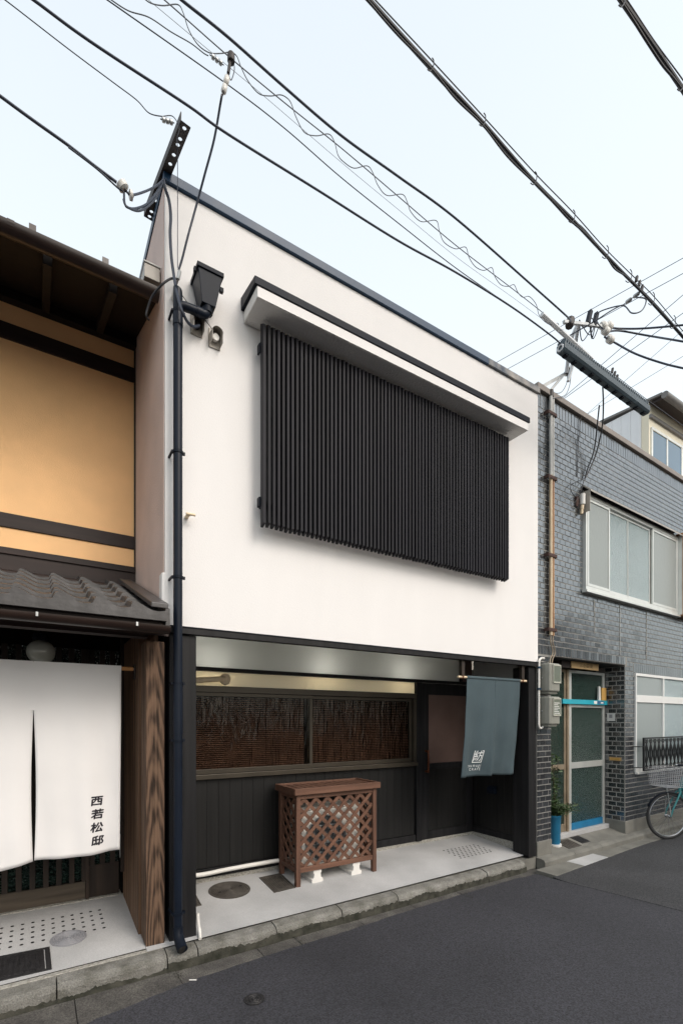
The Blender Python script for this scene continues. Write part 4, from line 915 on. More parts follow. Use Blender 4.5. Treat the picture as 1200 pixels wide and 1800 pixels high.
br.part('sticker', MB().box(1.70,1.78,D-.0615,D-.0602,1.828,1.872), M['white'], dd); br.part('sticker', MB().box(1.79,1.98,D-.0615,D-.0602,1.828,1.872), mat('blue_sticker',(.03,.10,.22),.5), dd); br.part('sticker', MB().box(1.88,1.95,D-.0625,D-.0617,1.838,1.858), M['white'], dd)
sd = br.part('side_light', MB().box(.29,.33,D-.01,D+.03,.085,2.29).box(1.04,1.084,D-.01,D+.03,.085,2.29).box(.331,1.039,D-.01,D+.02,.93,1.0).box(.331,1.039,D-.01,D+.02,.085,.19).box(.331,1.039,D-.01,D+.02,2.25,2.29), M['aluold'], bevel=.003)
br.part('pane', MB().box(.331,1.039,D,D+.006,1.001,2.249), M['patterned'], sd); br.part('pane', MB().box(.331,1.039,D,D+.006,.191,.929), M['patterned'], sd)
br.part('hall', MB().box(.29,2.2,1.0,1.05,0,2.4).box(.29,.295,.34,1.0,0,2.4).box(2.195,2.2,.34,1.0,0,2.4), M['darkroom'])
br.part('threshold', MB().box(.29,2.085,D-.08,D+.05,.0,.083), M['concrete'], bevel=.006)
def bsolo(name, label, cat, mb, m, **k):
    mb.v = [bw(p) for p in mb.v]; return solo(name, label, cat, mb, m, **k)
def blet(mb, body, size, cx, cz, y, sx=1, sz=1):
    vs, fs = text_polys(body, size); return mb.add([(cx+v[0]*sx, y, cz+v[1]*sz) for v in vs], fs)
sg = Thing('name_board', 'long wooden name board with worn dark characters above the glass door', 'sign', bw((1.25,.2,2.30)), TH, local=True)
sg.o.location = BO
sg.part('board', MB().box(.93,1.60,.12,.155,2.285,2.376), M['signwood'], bevel=.004); sg.part('end_cap', MB().box(.72,.928,.13,.28,2.285,2.376), M['timber'])
sg.part('lettering', blet(MB(), '\u4e09\u5c0f\u65e5\u6771', .062, 1.28, 2.328, .1185, 1.35, .95), mat('faded_ink',(.12,.08,.04),.7))
pq = Thing('door_plaque', 'yellow wooden plaque standing on the turquoise rail at the right of the door', 'plaque', BO, TH, local=True)
pq.part('board', MB().box(1.93,2.055,D-.052,D-.035,1.884,2.07), M['plaque'], bevel=.003)
bsolo('door_charm', 'slim white paper charm leaning on the turquoise rail', 'charm', MB().hexa([(1.845,D-.055,1.884),(1.895,D-.055,1.884),(1.895,D-.03,1.884),(1.845,D-.03,1.884),(1.855,D-.05,2.085),(1.893,D-.05,2.085),(1.893,D-.03,2.085),(1.855,D-.03,2.085)]), M['paper'])
nt_ = Thing('paper_notice', 'small white notice stuck on the brick inside the doorway', 'notice', BO, TH, local=True)
nt_.part('sheet', MB().box(DX1-.003,DX1-.0006,.14,.255,1.585,1.70), M['paper']); nt_.part('print', MB().box(DX1-.0038,DX1-.0032,.18,.225,1.63,1.68), M['greycover'])
ml = Thing('mail_slot', 'worn brass mail slot low on the brick inside the doorway', 'mail slot', BO, TH, local=True)
ml.part('frame', MB().box(DX1-.012,DX1-.0005,.045,.225,1.005,1.065), M['aluold'], bevel=.003); ml.part('flap', MB().box(DX1-.018,DX1-.0125,.06,.21,1.015,1.055), M['plaque'], bevel=.002)

# upper window with hood
up = br.part('upper_window', MB().box(UX0,UX1,-.045,.03,UZ0,UZ0+.055).box(UX0,UX1,-.045,.03,UZ1-.05,UZ1).box(UX0,UX0+.030,-.045,.03,UZ0+.056,UZ1-.051).box(UX1-.04,UX1,-.045,.03,UZ0+.056,UZ1-.051), M['alu'], bevel=.003)
def pane(x0,x1,y,m,name='pane'):
    f = br.part('sash', MB().box(x0,x0+.028,y-.012,y+.012,UZ0+.058,UZ1-.053).box(x1-.028,x1,y-.012,y+.012,UZ0+.058,UZ1-.053).box(x0+.029,x1-.029,y-.012,y+.012,UZ0+.058,UZ0+.095).box(x0+.029,x1-.029,y-.012,y+.012,UZ1-.085,UZ1-.053), M['alu'], up, bevel=.002)
    br.part(name, MB().box(x0+.029,x1-.029,y-.002,y+.002,UZ0+.096,UZ1-.086), m, up)
pane(1.032,1.585,-.030,M['netglass']); pane(1.575,2.155,.0,M['patterned_light']); pane(2.130,2.82,.0,M['patterned_light']); pane(2.83,3.655,-.030,M['netglass'])
br.part('window_back', MB().box(UX0+.05,UX1-.05,.10,.12,UZ0+.05,UZ1-.05), M['cream'], up)
br.part('window_hood', MB().hexa([(UX0-.01,-.11,UZ1+.0),(UX1+.01,-.11,UZ1+.0),(UX1+.01,-.003,UZ1+.10),(UX0-.01,-.003,UZ1+.10),(UX0-.01,-.11,UZ1+.02),(UX1+.01,-.11,UZ1+.02),(UX1+.01,-.003,UZ1+.12),(UX0-.01,-.003,UZ1+.12)]).box(UX0-.012,UX0-.002,-.10,-.004,UZ1-.25,UZ1+.02), M['vent'], up)
br.part('window_sill', MB().box(UX0-.03,UX1+.02,-.075,-.004,UZ0-.035,UZ0-.002), M['alu'], up, bevel=.003)
sb = br.part('shutter_box', MB().box(3.715,4.9,-.17,-.003,3.27,4.60), M['shutter'], bevel=.008)
br.part('shutter_rail', MB().box(3.703,3.713,-.10,-.004,3.29,4.56), M['alu'], sb); br.part('shutter_seam', MB().box(3.95,3.965,-.176,-.171,3.28,4.59), M['aluold'], sb)
# lower window
lw = br.part('lower_window', MB().box(WX0,WX1,-.02,.03,WZ0,WZ0+.05).box(WX0,WX1,-.02,.03,WZ1-.04,WZ1).box(WX0,WX0+.03,-.02,.03,WZ0+.051,WZ1-.041).box(WX0+.031,WX1,-.02,.03,1.86,1.965), M['white'], bevel=.003)
xm = [WX0+.031,3.245,4.1,4.95]
for i, (a, b) in enumerate(zip(xm, xm[1:])):
    br.part('mullion', MB().box(b-.02,b+.02,-.022,.02,WZ0+.052,1.859).box(b-.02,b+.02,-.022,.02,1.966,WZ1-.042), M['white'], lw)
    for z0, z1 in ((WZ0+.052,1.858),(1.967,WZ1-.042)):
        br.part('pane', MB().box(a+.001,b-.021,.0,.004,z0,z1), M['frostglass'] if i == 0 else M['patterned_light'], lw)
br.part('window_back', MB().box(WX0+.04,WX1,.12,.14,WZ0,WZ1), M['cream'], lw)
br.part('window_sill', MB().box(WX0-.005,WX1,-.05,-.003,WZ0-.03,WZ0-.002), M['white'], lw, bevel=.003)
# iron window guard
ig = Thing('window_guard', 'black wrought iron guard of crossed bars in front of the lower window', 'window guard', BO, TH, local=True)
GY = -.10; gx0, gx1, gz0, gz1 = 2.40, 4.90, .858, 1.345
ig.part('frame', MB().box(gx0,gx0+.03,GY-.012,GY+.012,gz0,gz1).box(gx0+.031,gx1,GY-.010,GY+.010,gz1-.022,gz1).box(gx0+.031,gx1,GY-.010,GY+.010,gz0,gz0+.022), M['ironwork'], bevel=.002)
x = gx0+.095
while x < gx1-.05:
    za, zb = gz0+.075, gz1-.075
    ig.part('bar', MB().box(x-.006,x+.006,GY-.006,GY+.006,za-.02,zb+.02), M['ironwork'])
    for s in (1,-1):
        pts = [(x+s*(.064*math.sin(math.pi*i/12)), GY+s*.006, za+(zb-za)*i/12) for i in range(13)]
        ig.part('curved_bar', MB().tube(pts, .0085, 6), M['ironwork'])
    for zc_ in (gz0+.052, gz1-.052):
        for s in (-1,1):
            ig.part('scroll', MB().tube([(x+s*.024+.020*math.cos(a_), GY, zc_+.022*math.sin(a_)) for a_ in [2*math.pi*i/10 for i in range(10)]], .006, 6, closed=True), M['ironwork'])
    x += .132
for zc_ in (gz0+.055, gz1-.13): ig.part('stay', MB().box(gx0-.10,gx0-.001,GY-.006,GY+.006,zc_-.006,zc_+.006).box(gx0-.10,gx0-.088,GY+.007,-.002,zc_-.006,zc_+.006), M['ironwork'])

# electric meters and conduits
def meter(z0, z1, label, dark):
    t = Thing('electric_meter', label, 'electric meter', BO, TH, group='electric meters on the brick pier', local=True)
    x0, x1 = .005, .235
    sec = [(x0,-.001),(x1,-.001),(x1,-.10),(x1-.012,-.145),(x1-.035,-.160),(x0+.035,-.160),(x0+.012,-.145),(x0,-.10)]
    t.part('case', MB().prism(sec, z0+.03, z1-.02, 'z'), M['meter'], bevel=.014)
    t.part('base', MB().prism([(x0+.02,-.002),(x1-.02,-.002),(x1-.03,-.13),(x0+.03,-.13)], z0, z0+.04, 'z'), M['meter'], bevel=.012)
    t.part('front_frame', MB().box(x0+.055,x0+.065,-.172,-.161,z0+.125,z1-.035).box(x1-.028,x1-.018,-.172,-.161,z0+.125,z1-.035).box(x0+.066,x1-.029,-.172,-.161,z0+.125,z0+.145).box(x0+.066,x1-.029,-.172,-.161,z1-.055,z1-.035), M['meterrim'], bevel=.003)
    t.part('window', MB().box(x0+.066,x1-.029,-.167,-.163,z0+.146,z1-.056), M['meterglass'], bevel=0)
    if dark:
        d = MB()
        for k in range(7): d.box(x0+.075,x1-.04-.02*(k%3),-.1685,-.1672,z0+.155+.020*k,z0+.163+.020*k)
        t.part('dial_print', d, M['paper'])
    else: t.part('dial', MB().box(x0+.075,x1-.04,-.1625,-.161,z0+.15,z0+.21), M['black'])
    t.part('seal_screw', MB().cyl((x0-.001,-.06,(z0+z1)/2),(x0-.008,-.06,(z0+z1)/2),.010,n=10), M['galv'])
meter(1.905, 2.285, 'upper grey electric meter, its window pale and bright', False)
meter(1.520, 1.895, 'lower grey electric meter with a dark striped dial', True)
cd = Thing('thin_conduit', 'thin pale conduit clipped beside the two electric meters', 'conduit', BO, TH, local=True)
cd.part('pipe', MB().tube(smooth_path([(.06,-.05,2.33),(.0,-.05,2.325),(-.035,-.05,2.29),(-.04,-.05,2.2),(-.04,-.05,1.95)],5), .013, 10), M['whitepvc'], smooth=True)
cd.part('pipe', MB().tube(smooth_path([(-.043,-.05,1.945),(-.043,-.05,1.60),(-.042,-.05,1.54),(-.02,-.05,1.505),(.02,-.05,1.51),(.05,-.05,1.535)],5), .0125, 10), M['whitepvc'], smooth=True)
for z in (2.215,1.965): cd.part('clip', MB().box(-.058,-.02,-.067,-.035,z-.010,z+.010), M['navy'])
for (xx, r_, mm, lab) in ((.222,.019,M['palepipe'],'left tall conduit pipe, pale with tan streaks, on the brick pier'),(.268,.0155,M['rustpipe'],'right tall conduit pipe with the darker rust on the brick pier')):
    t = Thing('conduit_pipe', lab, 'conduit', BO, TH, local=True)
    t.part('lower_length', MB().cyl((xx,-.034,2.62),(xx,-.034,4.55),r_,n=14), mm, smooth=True); t.part('upper_length', MB().cyl((xx,-.034,4.551),(xx,-.034,5.50),r_,n=14), M['greypvc'], smooth=True)
    t.part('tail_wire', MB().tube(smooth_path([(xx,-.034,2.62),(xx-.005,-.034,2.54),(xx+.03,-.034,2.47),(xx+.035,-.034,2.40),(xx-.03,-.05,2.34),(xx-.08,-.07,2.28)],6), .007, 7), M['aluold'], smooth=True)
for z in (5.285,4.515,3.58,2.686):
    bsolo('pipe_clamp', {5.285:'uppermost rusty clamp across the twin conduits',4.515:'second rusty clamp from the top across the twin conduits',3.58:'third rusty clamp from the top across the twin conduits',2.686:'lowest rusty clamp across the twin conduits just above the meters'}[z], 'pipe clamp',
          MB().box(.14,.31,-.062,-.056,z-.018,z+.018).box(.135,.15,-.055,-.002,z-.02,z+.02).box(.30,.312,-.055,-.002,z-.02,z+.02), M['rust'], group='rusty clamps on the conduits')
ib = Thing('cable_terminal', 'pale cable terminal hanging beside the upper left corner of the upper window', 'cable terminal', BO, TH, local=True)
ib.part('body', MB().cyl((.905,-.04,4.36),(.905,-.04,4.50),.035,n=12), M['porcelain'], smooth=True, bevel=.006)
ib.part('tail', MB().cyl((.895,-.04,4.30),(.90,-.04,4.355),.022,n=10).cyl((.885,-.04,4.24),(.89,-.04,4.295),.018,n=10), M['bamboo'], smooth=True)
ib.part('rust_plate', MB().box(.80,.865,-.02,-.002,4.33,4.46), M['rust'])

# pavement of the tiled building, its kerb and covers
def kb2(x): return (x, -.075+.004*x)
p2 = MB(); n = 30
p2.grid(lambda u,v: bw((-.02+9*u, (-.02)+(.62)*v, -.030+.115*min(1,v*1.25))), 30, 8)
struct('side_pavement', p2, M['concrete2'], smooth=True)
k2 = Thing('side_kerb', None, None, bw((2,-.1,-.1)), kind='structure')
xs = [-.02,.62,1.24,1.87,2.5,3.15,3.8,4.5,6,9]
for a, b in zip(xs, xs[1:]):
    pr_ = [(0,-.155),(.002,-.062),(.018,-.042),(.05,-.032),(.11,-.028),(.11,-.155)]
    vs = []; fs = []; P = len(pr_); m_ = 6
    for i in range(m_+1):
        x = a+.002+(b-a-.004)*i/m_
        for (yy, zz) in pr_: vs.append(bw((x, -.118+yy+.008*x*0, zz+rnd.uniform(-.003,.003))))
    for i in range(m_):
        for j in range(P): fs.append((i*P+j,i*P+(j+1)%P,(i+1)*P+(j+1)%P,(i+1)*P+j))
    fs += [tuple(range(P))[::-1], tuple(m_*P+k for k in range(P))]
    k2.part('kerb_stone', MB().add(vs, fs), M['concrete2'])
g2 = Thing('side_gutter', None, None, bw((2,-.3,-.12)), kind='structure')
for i, (a, b) in enumerate(zip([-.20,.42,1.02,1.63,2.24,2.85,3.5,5,8], [.42,1.02,1.63,2.24,2.85,3.5,5,8,9])):
    yf = lambda x: -.36+.05*x if x < 2 else -.26+.0*x
    q_ = [bw((a+.004,yf(a),0)),bw((b-.004,yf(b),0)),bw((b-.004,-.11,0)),bw((a+.004,-.11,0))]
    g2.part('gutter_slab', MB().prism([(p[0],p[1]) for p in q_], -.157, ZR+.0065+rnd.uniform(-.001,.001), 'z'), M['concrete'] if i == 1 else M['concrete2'], bevel=.003)
def bhatch(x0,x1,y0,y1,label,m):
    t = Thing('pavement_cover', label, 'drain cover', BO, TH, local=True)
    zz = lambda y: -.030+.115*min(1,(y+.02)/.62*1.25)
    def hx(a,b,c,d,h): return [(a,c,zz(c)-.01),(b,c,zz(c)-.01),(b,d,zz(d)-.01),(a,d,zz(d)-.01),(a,c,zz(c)+h),(b,c,zz(c)+h),(b,d,zz(d)+h),(a,d,zz(d)+h)]
    t.part('plate', MB().hexa(hx(x0,x1,y0,y1,.004)), m)
    r_ = MB()
    for k in range(6):
        a = x0+(x1-x0)*(k+.3)/6; r_.hexa(hx(a,a+.02,y0+.02,y1-.02,.008))
    t.part('ribs', r_, m)
bhatch(.66,.95,-.005,.19,'brown square cover beside the blue planter', M['iron']); bhatch(1.03,1.22,.03,.21,'narrow dark cover just before the blue kick plate of the door', M['ironblack'])

# planter with its plant
px, py = 5.59, 3.79
pl = Thing('planter', 'tall bright blue planter standing on the pavement at the end of the brick pier', 'planter', (px,py,.02))
pl.part('pot', MB().lathe([(.062,.02),(.068,.05),(.076,.36),(.080,.365),(.080,.385),(.070,.385),(.066,.33)], (px,py,.0), 24), M['bluepot'], smooth=True)
pl.part('saucer', MB().lathe([(.066,-.02),(.082,-.015),(.084,.018),(.064,.019)], (px,py,0.0), 24), M['white'], smooth=True)
pl.part('soil', MB().disc((px,py,.345), .066, 18), M['soil'])
pt = Thing('potted_plant', 'bushy small-leaved plant growing in the blue planter with one tall sprig', 'plant', (px,py,.35))
r2 = random.Random(3); stems = MB(); leaves = MB()
for k in range(34):
    tall = k < 5
    ang = r2.uniform(0, 2*math.pi); L = r2.uniform(.55,.85) if tall else r2.uniform(.20,.46); out = r2.uniform(.02,.10) if tall else r2.uniform(.08,.34)
    dx_, dy_ = math.cos(ang)*out+(.02 if tall else .10), math.sin(ang)*out*.6-.02
    P_ = [(px+dx_*t*t, py+dy_*t, .35+L*(t-.38*t*t*(0 if tall else 1.5))) for t in [i/6 for i in range(7)]]
    stems.tube(P_, .0025, 5)
    for i in range(1,7):
        for q in range(6 if not tall else 5):
            c = Vector(P_[i])+Vector((r2.gauss(0,.022),r2.gauss(0,.022),r2.gauss(0,.018))); d = Vector((r2.gauss(0,1),r2.gauss(0,1),r2.gauss(0,.6))).normalized(); s = d.cross(Vector((r2.gauss(0,1),r2.gauss(0,1),1))).normalized()
            l_ = r2.uniform(.016,.030)*(1.4 if tall else 1); w_ = l_*.36; up_ = d.cross(s)*.003
            leaves.add([c-d*l_, c+s*w_+up_, c+d*l_, c-s*w_+up_], [(0,1,2),(0,2,3)])
pt.part('stems', stems, M['stem']); pt.part('foliage', leaves, M['leaf'], kind='stuff')

# bicycle: frame along the wall, front wheel steered towards it
HX, HY, HZ = 7.68, 3.40, ZR+.337
bk = Thing('bicycle', 'teal bicycle with a grey wire basket parked at the kerb before the window', 'bicycle', (HX,HY,ZR))
hu = Vector((HX,HY,HZ)); fw = Vector((-.90,.435,0)).normalized(); sdv = Vector((-fw.y,fw.x,0))
def wheel(c, d, name):
    c = Vector(c); up = Vector((0,0,1)); ax = d.cross(up)
    def ringp(r, n=40, o=0): return [c+d*(r*math.cos(2*math.pi*k/n))+up*(r*math.sin(2*math.pi*k/n))+ax*o for k in range(n)]
    w_ = bk.part(name, MB().tube(ringp(.318), .0185, 10, closed=True), M['tyre'], smooth=True)
    bk.part('rim', MB().tube(ringp(.296), .012, 8, closed=True), M['chrome'], w_, smooth=True)
    sp = MB()
    for k in range(32):
        a = 2*math.pi*k/32; b = a+(.9 if k % 4 < 2 else -.9); o = .03 if k % 2 else -.03
        sp.tube([c+d*(.022*math.cos(b))+up*(.022*math.sin(b))+ax*o, c+d*(.295*math.cos(a))+up*(.295*math.sin(a))], .0013, 4)
    bk.part('spokes', sp, M['chrome'], w_, kind='stuff')
    bk.part('hub', MB().cyl(c-ax*.05, c+ax*.05, .016, n=12).cyl(c-ax*.035,c-ax*.030,.027,n=12).cyl(c+ax*.030,c+ax*.035,.027,n=12), M['chrome'], w_, smooth=True)
    return w_
wheel(hu, fw, 'front_wheel')
back = -fw; T = hu+back*.17+Vector((0,0,.36)); T2 = hu+back*.235+Vector((0,0,.56)); RH = Vector((T.x+.86, T.y+.03, HZ))
wheel(RH, Vector((-1,0,0)), 'rear_wheel')
ax = fw.cross(Vector((0,0,1)))
for s in (-1,1):
    bk.part('fork', MB().tube(smooth_path([hu+ax*.055*s, hu+back*.03+Vector((0,0,.10))+ax*.055*s, hu+back*.12+Vector((0,0,.27))+ax*.045*s, T+ax*.03*s],5), [.009+.006*i/15 for i in range(16)], 10), M['teal'], smooth=True)
BBk = Vector((T.x+.42, T.y, HZ-.06)); ST = Vector((T.x+.56, T.y, HZ+.42))
fr = MB().tube([T-Vector((0,0,.02)),T2],.019,12).tube(smooth_path([T+Vector((.01,0,.04)),T+Vector((.16,0,-.20)),T+Vector((.30,0,-.36)),BBk],5),.016,12).tube(smooth_path([T+Vector((.02,0,.14)),T+Vector((.20,0,-.10)),T+Vector((.34,0,-.22)),BBk+(ST-BBk)*.35],5),.014,12).tube([BBk,ST],.015,12)
for s in (-1,1): fr.tube([BBk+Vector((0,.03*s,0)),RH+Vector((0,.06*s,0))],.010,8).tube([ST-(ST-BBk)*.1,RH+Vector((0,.06*s,0))],.008,8)
bk.part('frame', fr, M['teal'], smooth=True)
bk.part('saddle_post', MB().cyl(ST,ST+Vector((.03,0,.16)),.0125,n=12), M['chrome'], smooth=True)
sp_ = ST+Vector((.03,0,.17)); bk.part('saddle', MB().hexa([sp_+Vector(v) for v in ((-.14,-.025,0),(.10,-.09,0),(.10,.09,0),(-.14,.025,0),(-.15,-.02,.05),(.12,-.085,.07),(.12,.085,.07),(-.15,.02,.05))]), M['black'], bevel=.02)
def arc(c, d, r, a0, a1, n=20): return [c+d*(r*math.cos(a0+(a1-a0)*i/n))+Vector((0,0,1))*(r*math.sin(a0+(a1-a0)*i/n)) for i in range(n+1)]
def fender(c, d, a0, a1):
    ax_ = d.cross(Vector((0,0,1))); mb = MB(); P_ = arc(c,d,.348,a0,a1,22)
    vs = []
    for p in P_: vs += [p+ax_*.026-(p-c).normalized()*.008, p+ax_*.014, p-ax_*.014, p-ax_*.026-(p-c).normalized()*.008]
    return mb.add(vs, [(i*4+j,i*4+j+1,i*4+5+j,i*4+4+j) for i in range(22) for j in range(3)])
o = bk.part('front_fender', fender(hu, fw, R(25), R(125)), M['black'], smooth=True); o.modifiers.new('thick','SOLIDIFY').thickness = .002
o = bk.part('rear_fender', fender(RH, Vector((-1,0,0)), R(20), R(190)), M['chrome'], smooth=True); o.modifiers.new('thick','SOLIDIFY').thickness = .002
hb = T2+back*.05+Vector((0,0,.11))
bk.part('stem', MB().tube([T2,hb],.012,10).cyl(hb-ax*.03,hb+ax*.03,.016,n=10), M['chrome'], smooth=True)
bk.part('handlebar', MB().tube(smooth_path([hb-ax*.28+back*.16+Vector((0,0,.03)),hb-ax*.25+back*.04+Vector((0,0,.04)),hb-ax*.12-back*.02+Vector((0,0,.02)),hb,hb+ax*.12-back*.02+Vector((0,0,.02)),hb+ax*.25+back*.04+Vector((0,0,.04)),hb+ax*.28+back*.16+Vector((0,0,.03))],5),.011,10), M['chrome'], smooth=True)
for s in (-1,1):
    bk.part('grip', MB().tube([hb+ax*.275*s+back*.10+Vector((0,0,.034)),hb+ax*.285*s+back*.21+Vector((0,0,.026))],.017,10), M['black'], smooth=True)
    bk.part('brake_lever', MB().tube(smooth_path([hb+ax*.22*s+back*.02,hb+ax*.24*s-back*.02+Vector((0,0,-.02)),hb+ax*.27*s+back*.10+Vector((0,0,-.015))],4),.006,8), M['chrome'])
bc = hu+fw*.02+Vector((0,0,.555)); 
def bpnt(u,v,h):   # u along wheel (front +), v across, h height 0..1
    g_ = .80+.20*h; return bc+fw*(u*.17*g_)+ax*(v*.20*g_)+Vector((0,0,-.125+.27*h))
bas = MB()
for h in [i/9 for i in range(10)]: bas.tube([bpnt(-1,-1,h),bpnt(1,-1,h),bpnt(1,1,h),bpnt(-1,1,h)], .0042 if h > .98 else .0022, 5, closed=True)
for k in range(11):
    t = -1+2*k/10
    for q in ((t,-1),(t,1),(-1,t),(1,t)): bas.tube([bpnt(q[0],q[1],0),bpnt(q[0],q[1],1)], .0022, 5)
    bas.tube([bpnt(t,-1,0),bpnt(t,1,0)],.002,5); bas.tube([bpnt(-1,t,0),bpnt(1,t,0)],.002,5)
bk.part('basket', bas, M['basket'])
bk.part('basket_stay', MB().tube([bc+Vector((0,0,-.125)),hu+ax*.06],.005,6).tube([bc+Vector((0,0,-.125)),hu-ax*.06],.005,6), M['galv'])
bk.part('crank', MB().cyl(BBk-Vector((0,.05,0)),BBk+Vector((0,.05,0)),.02,n=12).cyl(BBk-Vector((0,.035,0)),BBk-Vector((0,.031,0)),.075,n=24).tube([BBk-Vector((0,.05,0)),BBk+Vector((.12,-.055,-.10))],.009,8), M['chrome'], smooth=True)
bk.part('pedal', MB().box(BBk.x+.08,BBk.x+.17,BBk.y-.15,BBk.y-.07,BBk.z-.115,BBk.z-.09), M['black'])

# ------------------------------------------------------------------ the cream building beyond
cb = Thing('cream_building', 'cream sided house with a dark eave rising beyond the brick parapet', 'building', (11.5,5.3,0))
cb.part('front_wall', MB().box(10.92,18.0,5.2,5.35,0,8.30), M['creamwall'])
sv = MB(); y = 5.352
cb.part('side_wall', MB().box(10.90,11.05,5.352,9.5,0,8.31), M['whitesiding'])
for i in range(20):
    cb.part('siding_rib', MB().box(10.885,10.899,5.37+.20*i,5.40+.20*i,3,8.30), M['whitesiding'])
cb.part('eave_soffit', MB().box(10.92,18.4,4.93,5.149,8.24,8.30), M['timber'])
ro = cb.part('roof', MB().hexa([(10.86,4.92,8.302),(18.4,4.92,8.302),(18.4,9.6,8.62),(10.86,9.6,8.62),(10.86,4.92,8.35),(18.4,4.92,8.35),(18.4,9.6,8.67),(10.86,9.6,8.67)]), M['greyroof'])
cb.part('eave_gutter', MB().cyl((10.86,4.87,8.27),(18.4,4.87,8.27),.07,n=14), M['greyroof'], ro, smooth=True)
cb.part('fascia', MB().box(10.92,18.0,5.15,5.199,7.98,8.05), M['greyroof'])
wn_ = cb.part('window', MB().box(10.98,11.03,5.17,5.199,6.75,7.80).box(11.62,11.68,5.17,5.199,6.75,7.80).box(12.30,12.36,5.17,5.199,6.75,7.80).box(10.98,12.36,5.165,5.169,7.75,7.81), M['alu'])
cb.part('pane', MB().box(11.031,11.619,5.18,5.19,6.75,7.749), M['skyglass'], wn_); cb.part('pane', MB().box(11.681,12.299,5.18,5.19,6.75,7.749), M['skyglass'], wn_)
bl = cb.part('balcony_rail', MB().hexa([(12.05,3.98,6.60),(18,3.98,6.60),(18,5.19,6.60),(12.05,5.19,6.60),(12.05,3.98,6.84),(18,3.98,6.84),(18,5.19,6.84),(12.05,5.19,6.84)]), M['pinkbeam'])
lv = MB()
for i in range(13): lv.box(12.07,12.09,4.02+.085*i,4.05+.085*i,5.75,6.599)
for k in range(9): lv.box(12.06,12.10,4.0,5.15,5.78+.095*k,5.81+.095*k)
cb.part('balcony_lattice', lv, M['whitesiding'], bl); cb.part('balcony_shade', MB().box(12.2,18,4.0,5.15,5.6,6.598), M['navy'], bl)

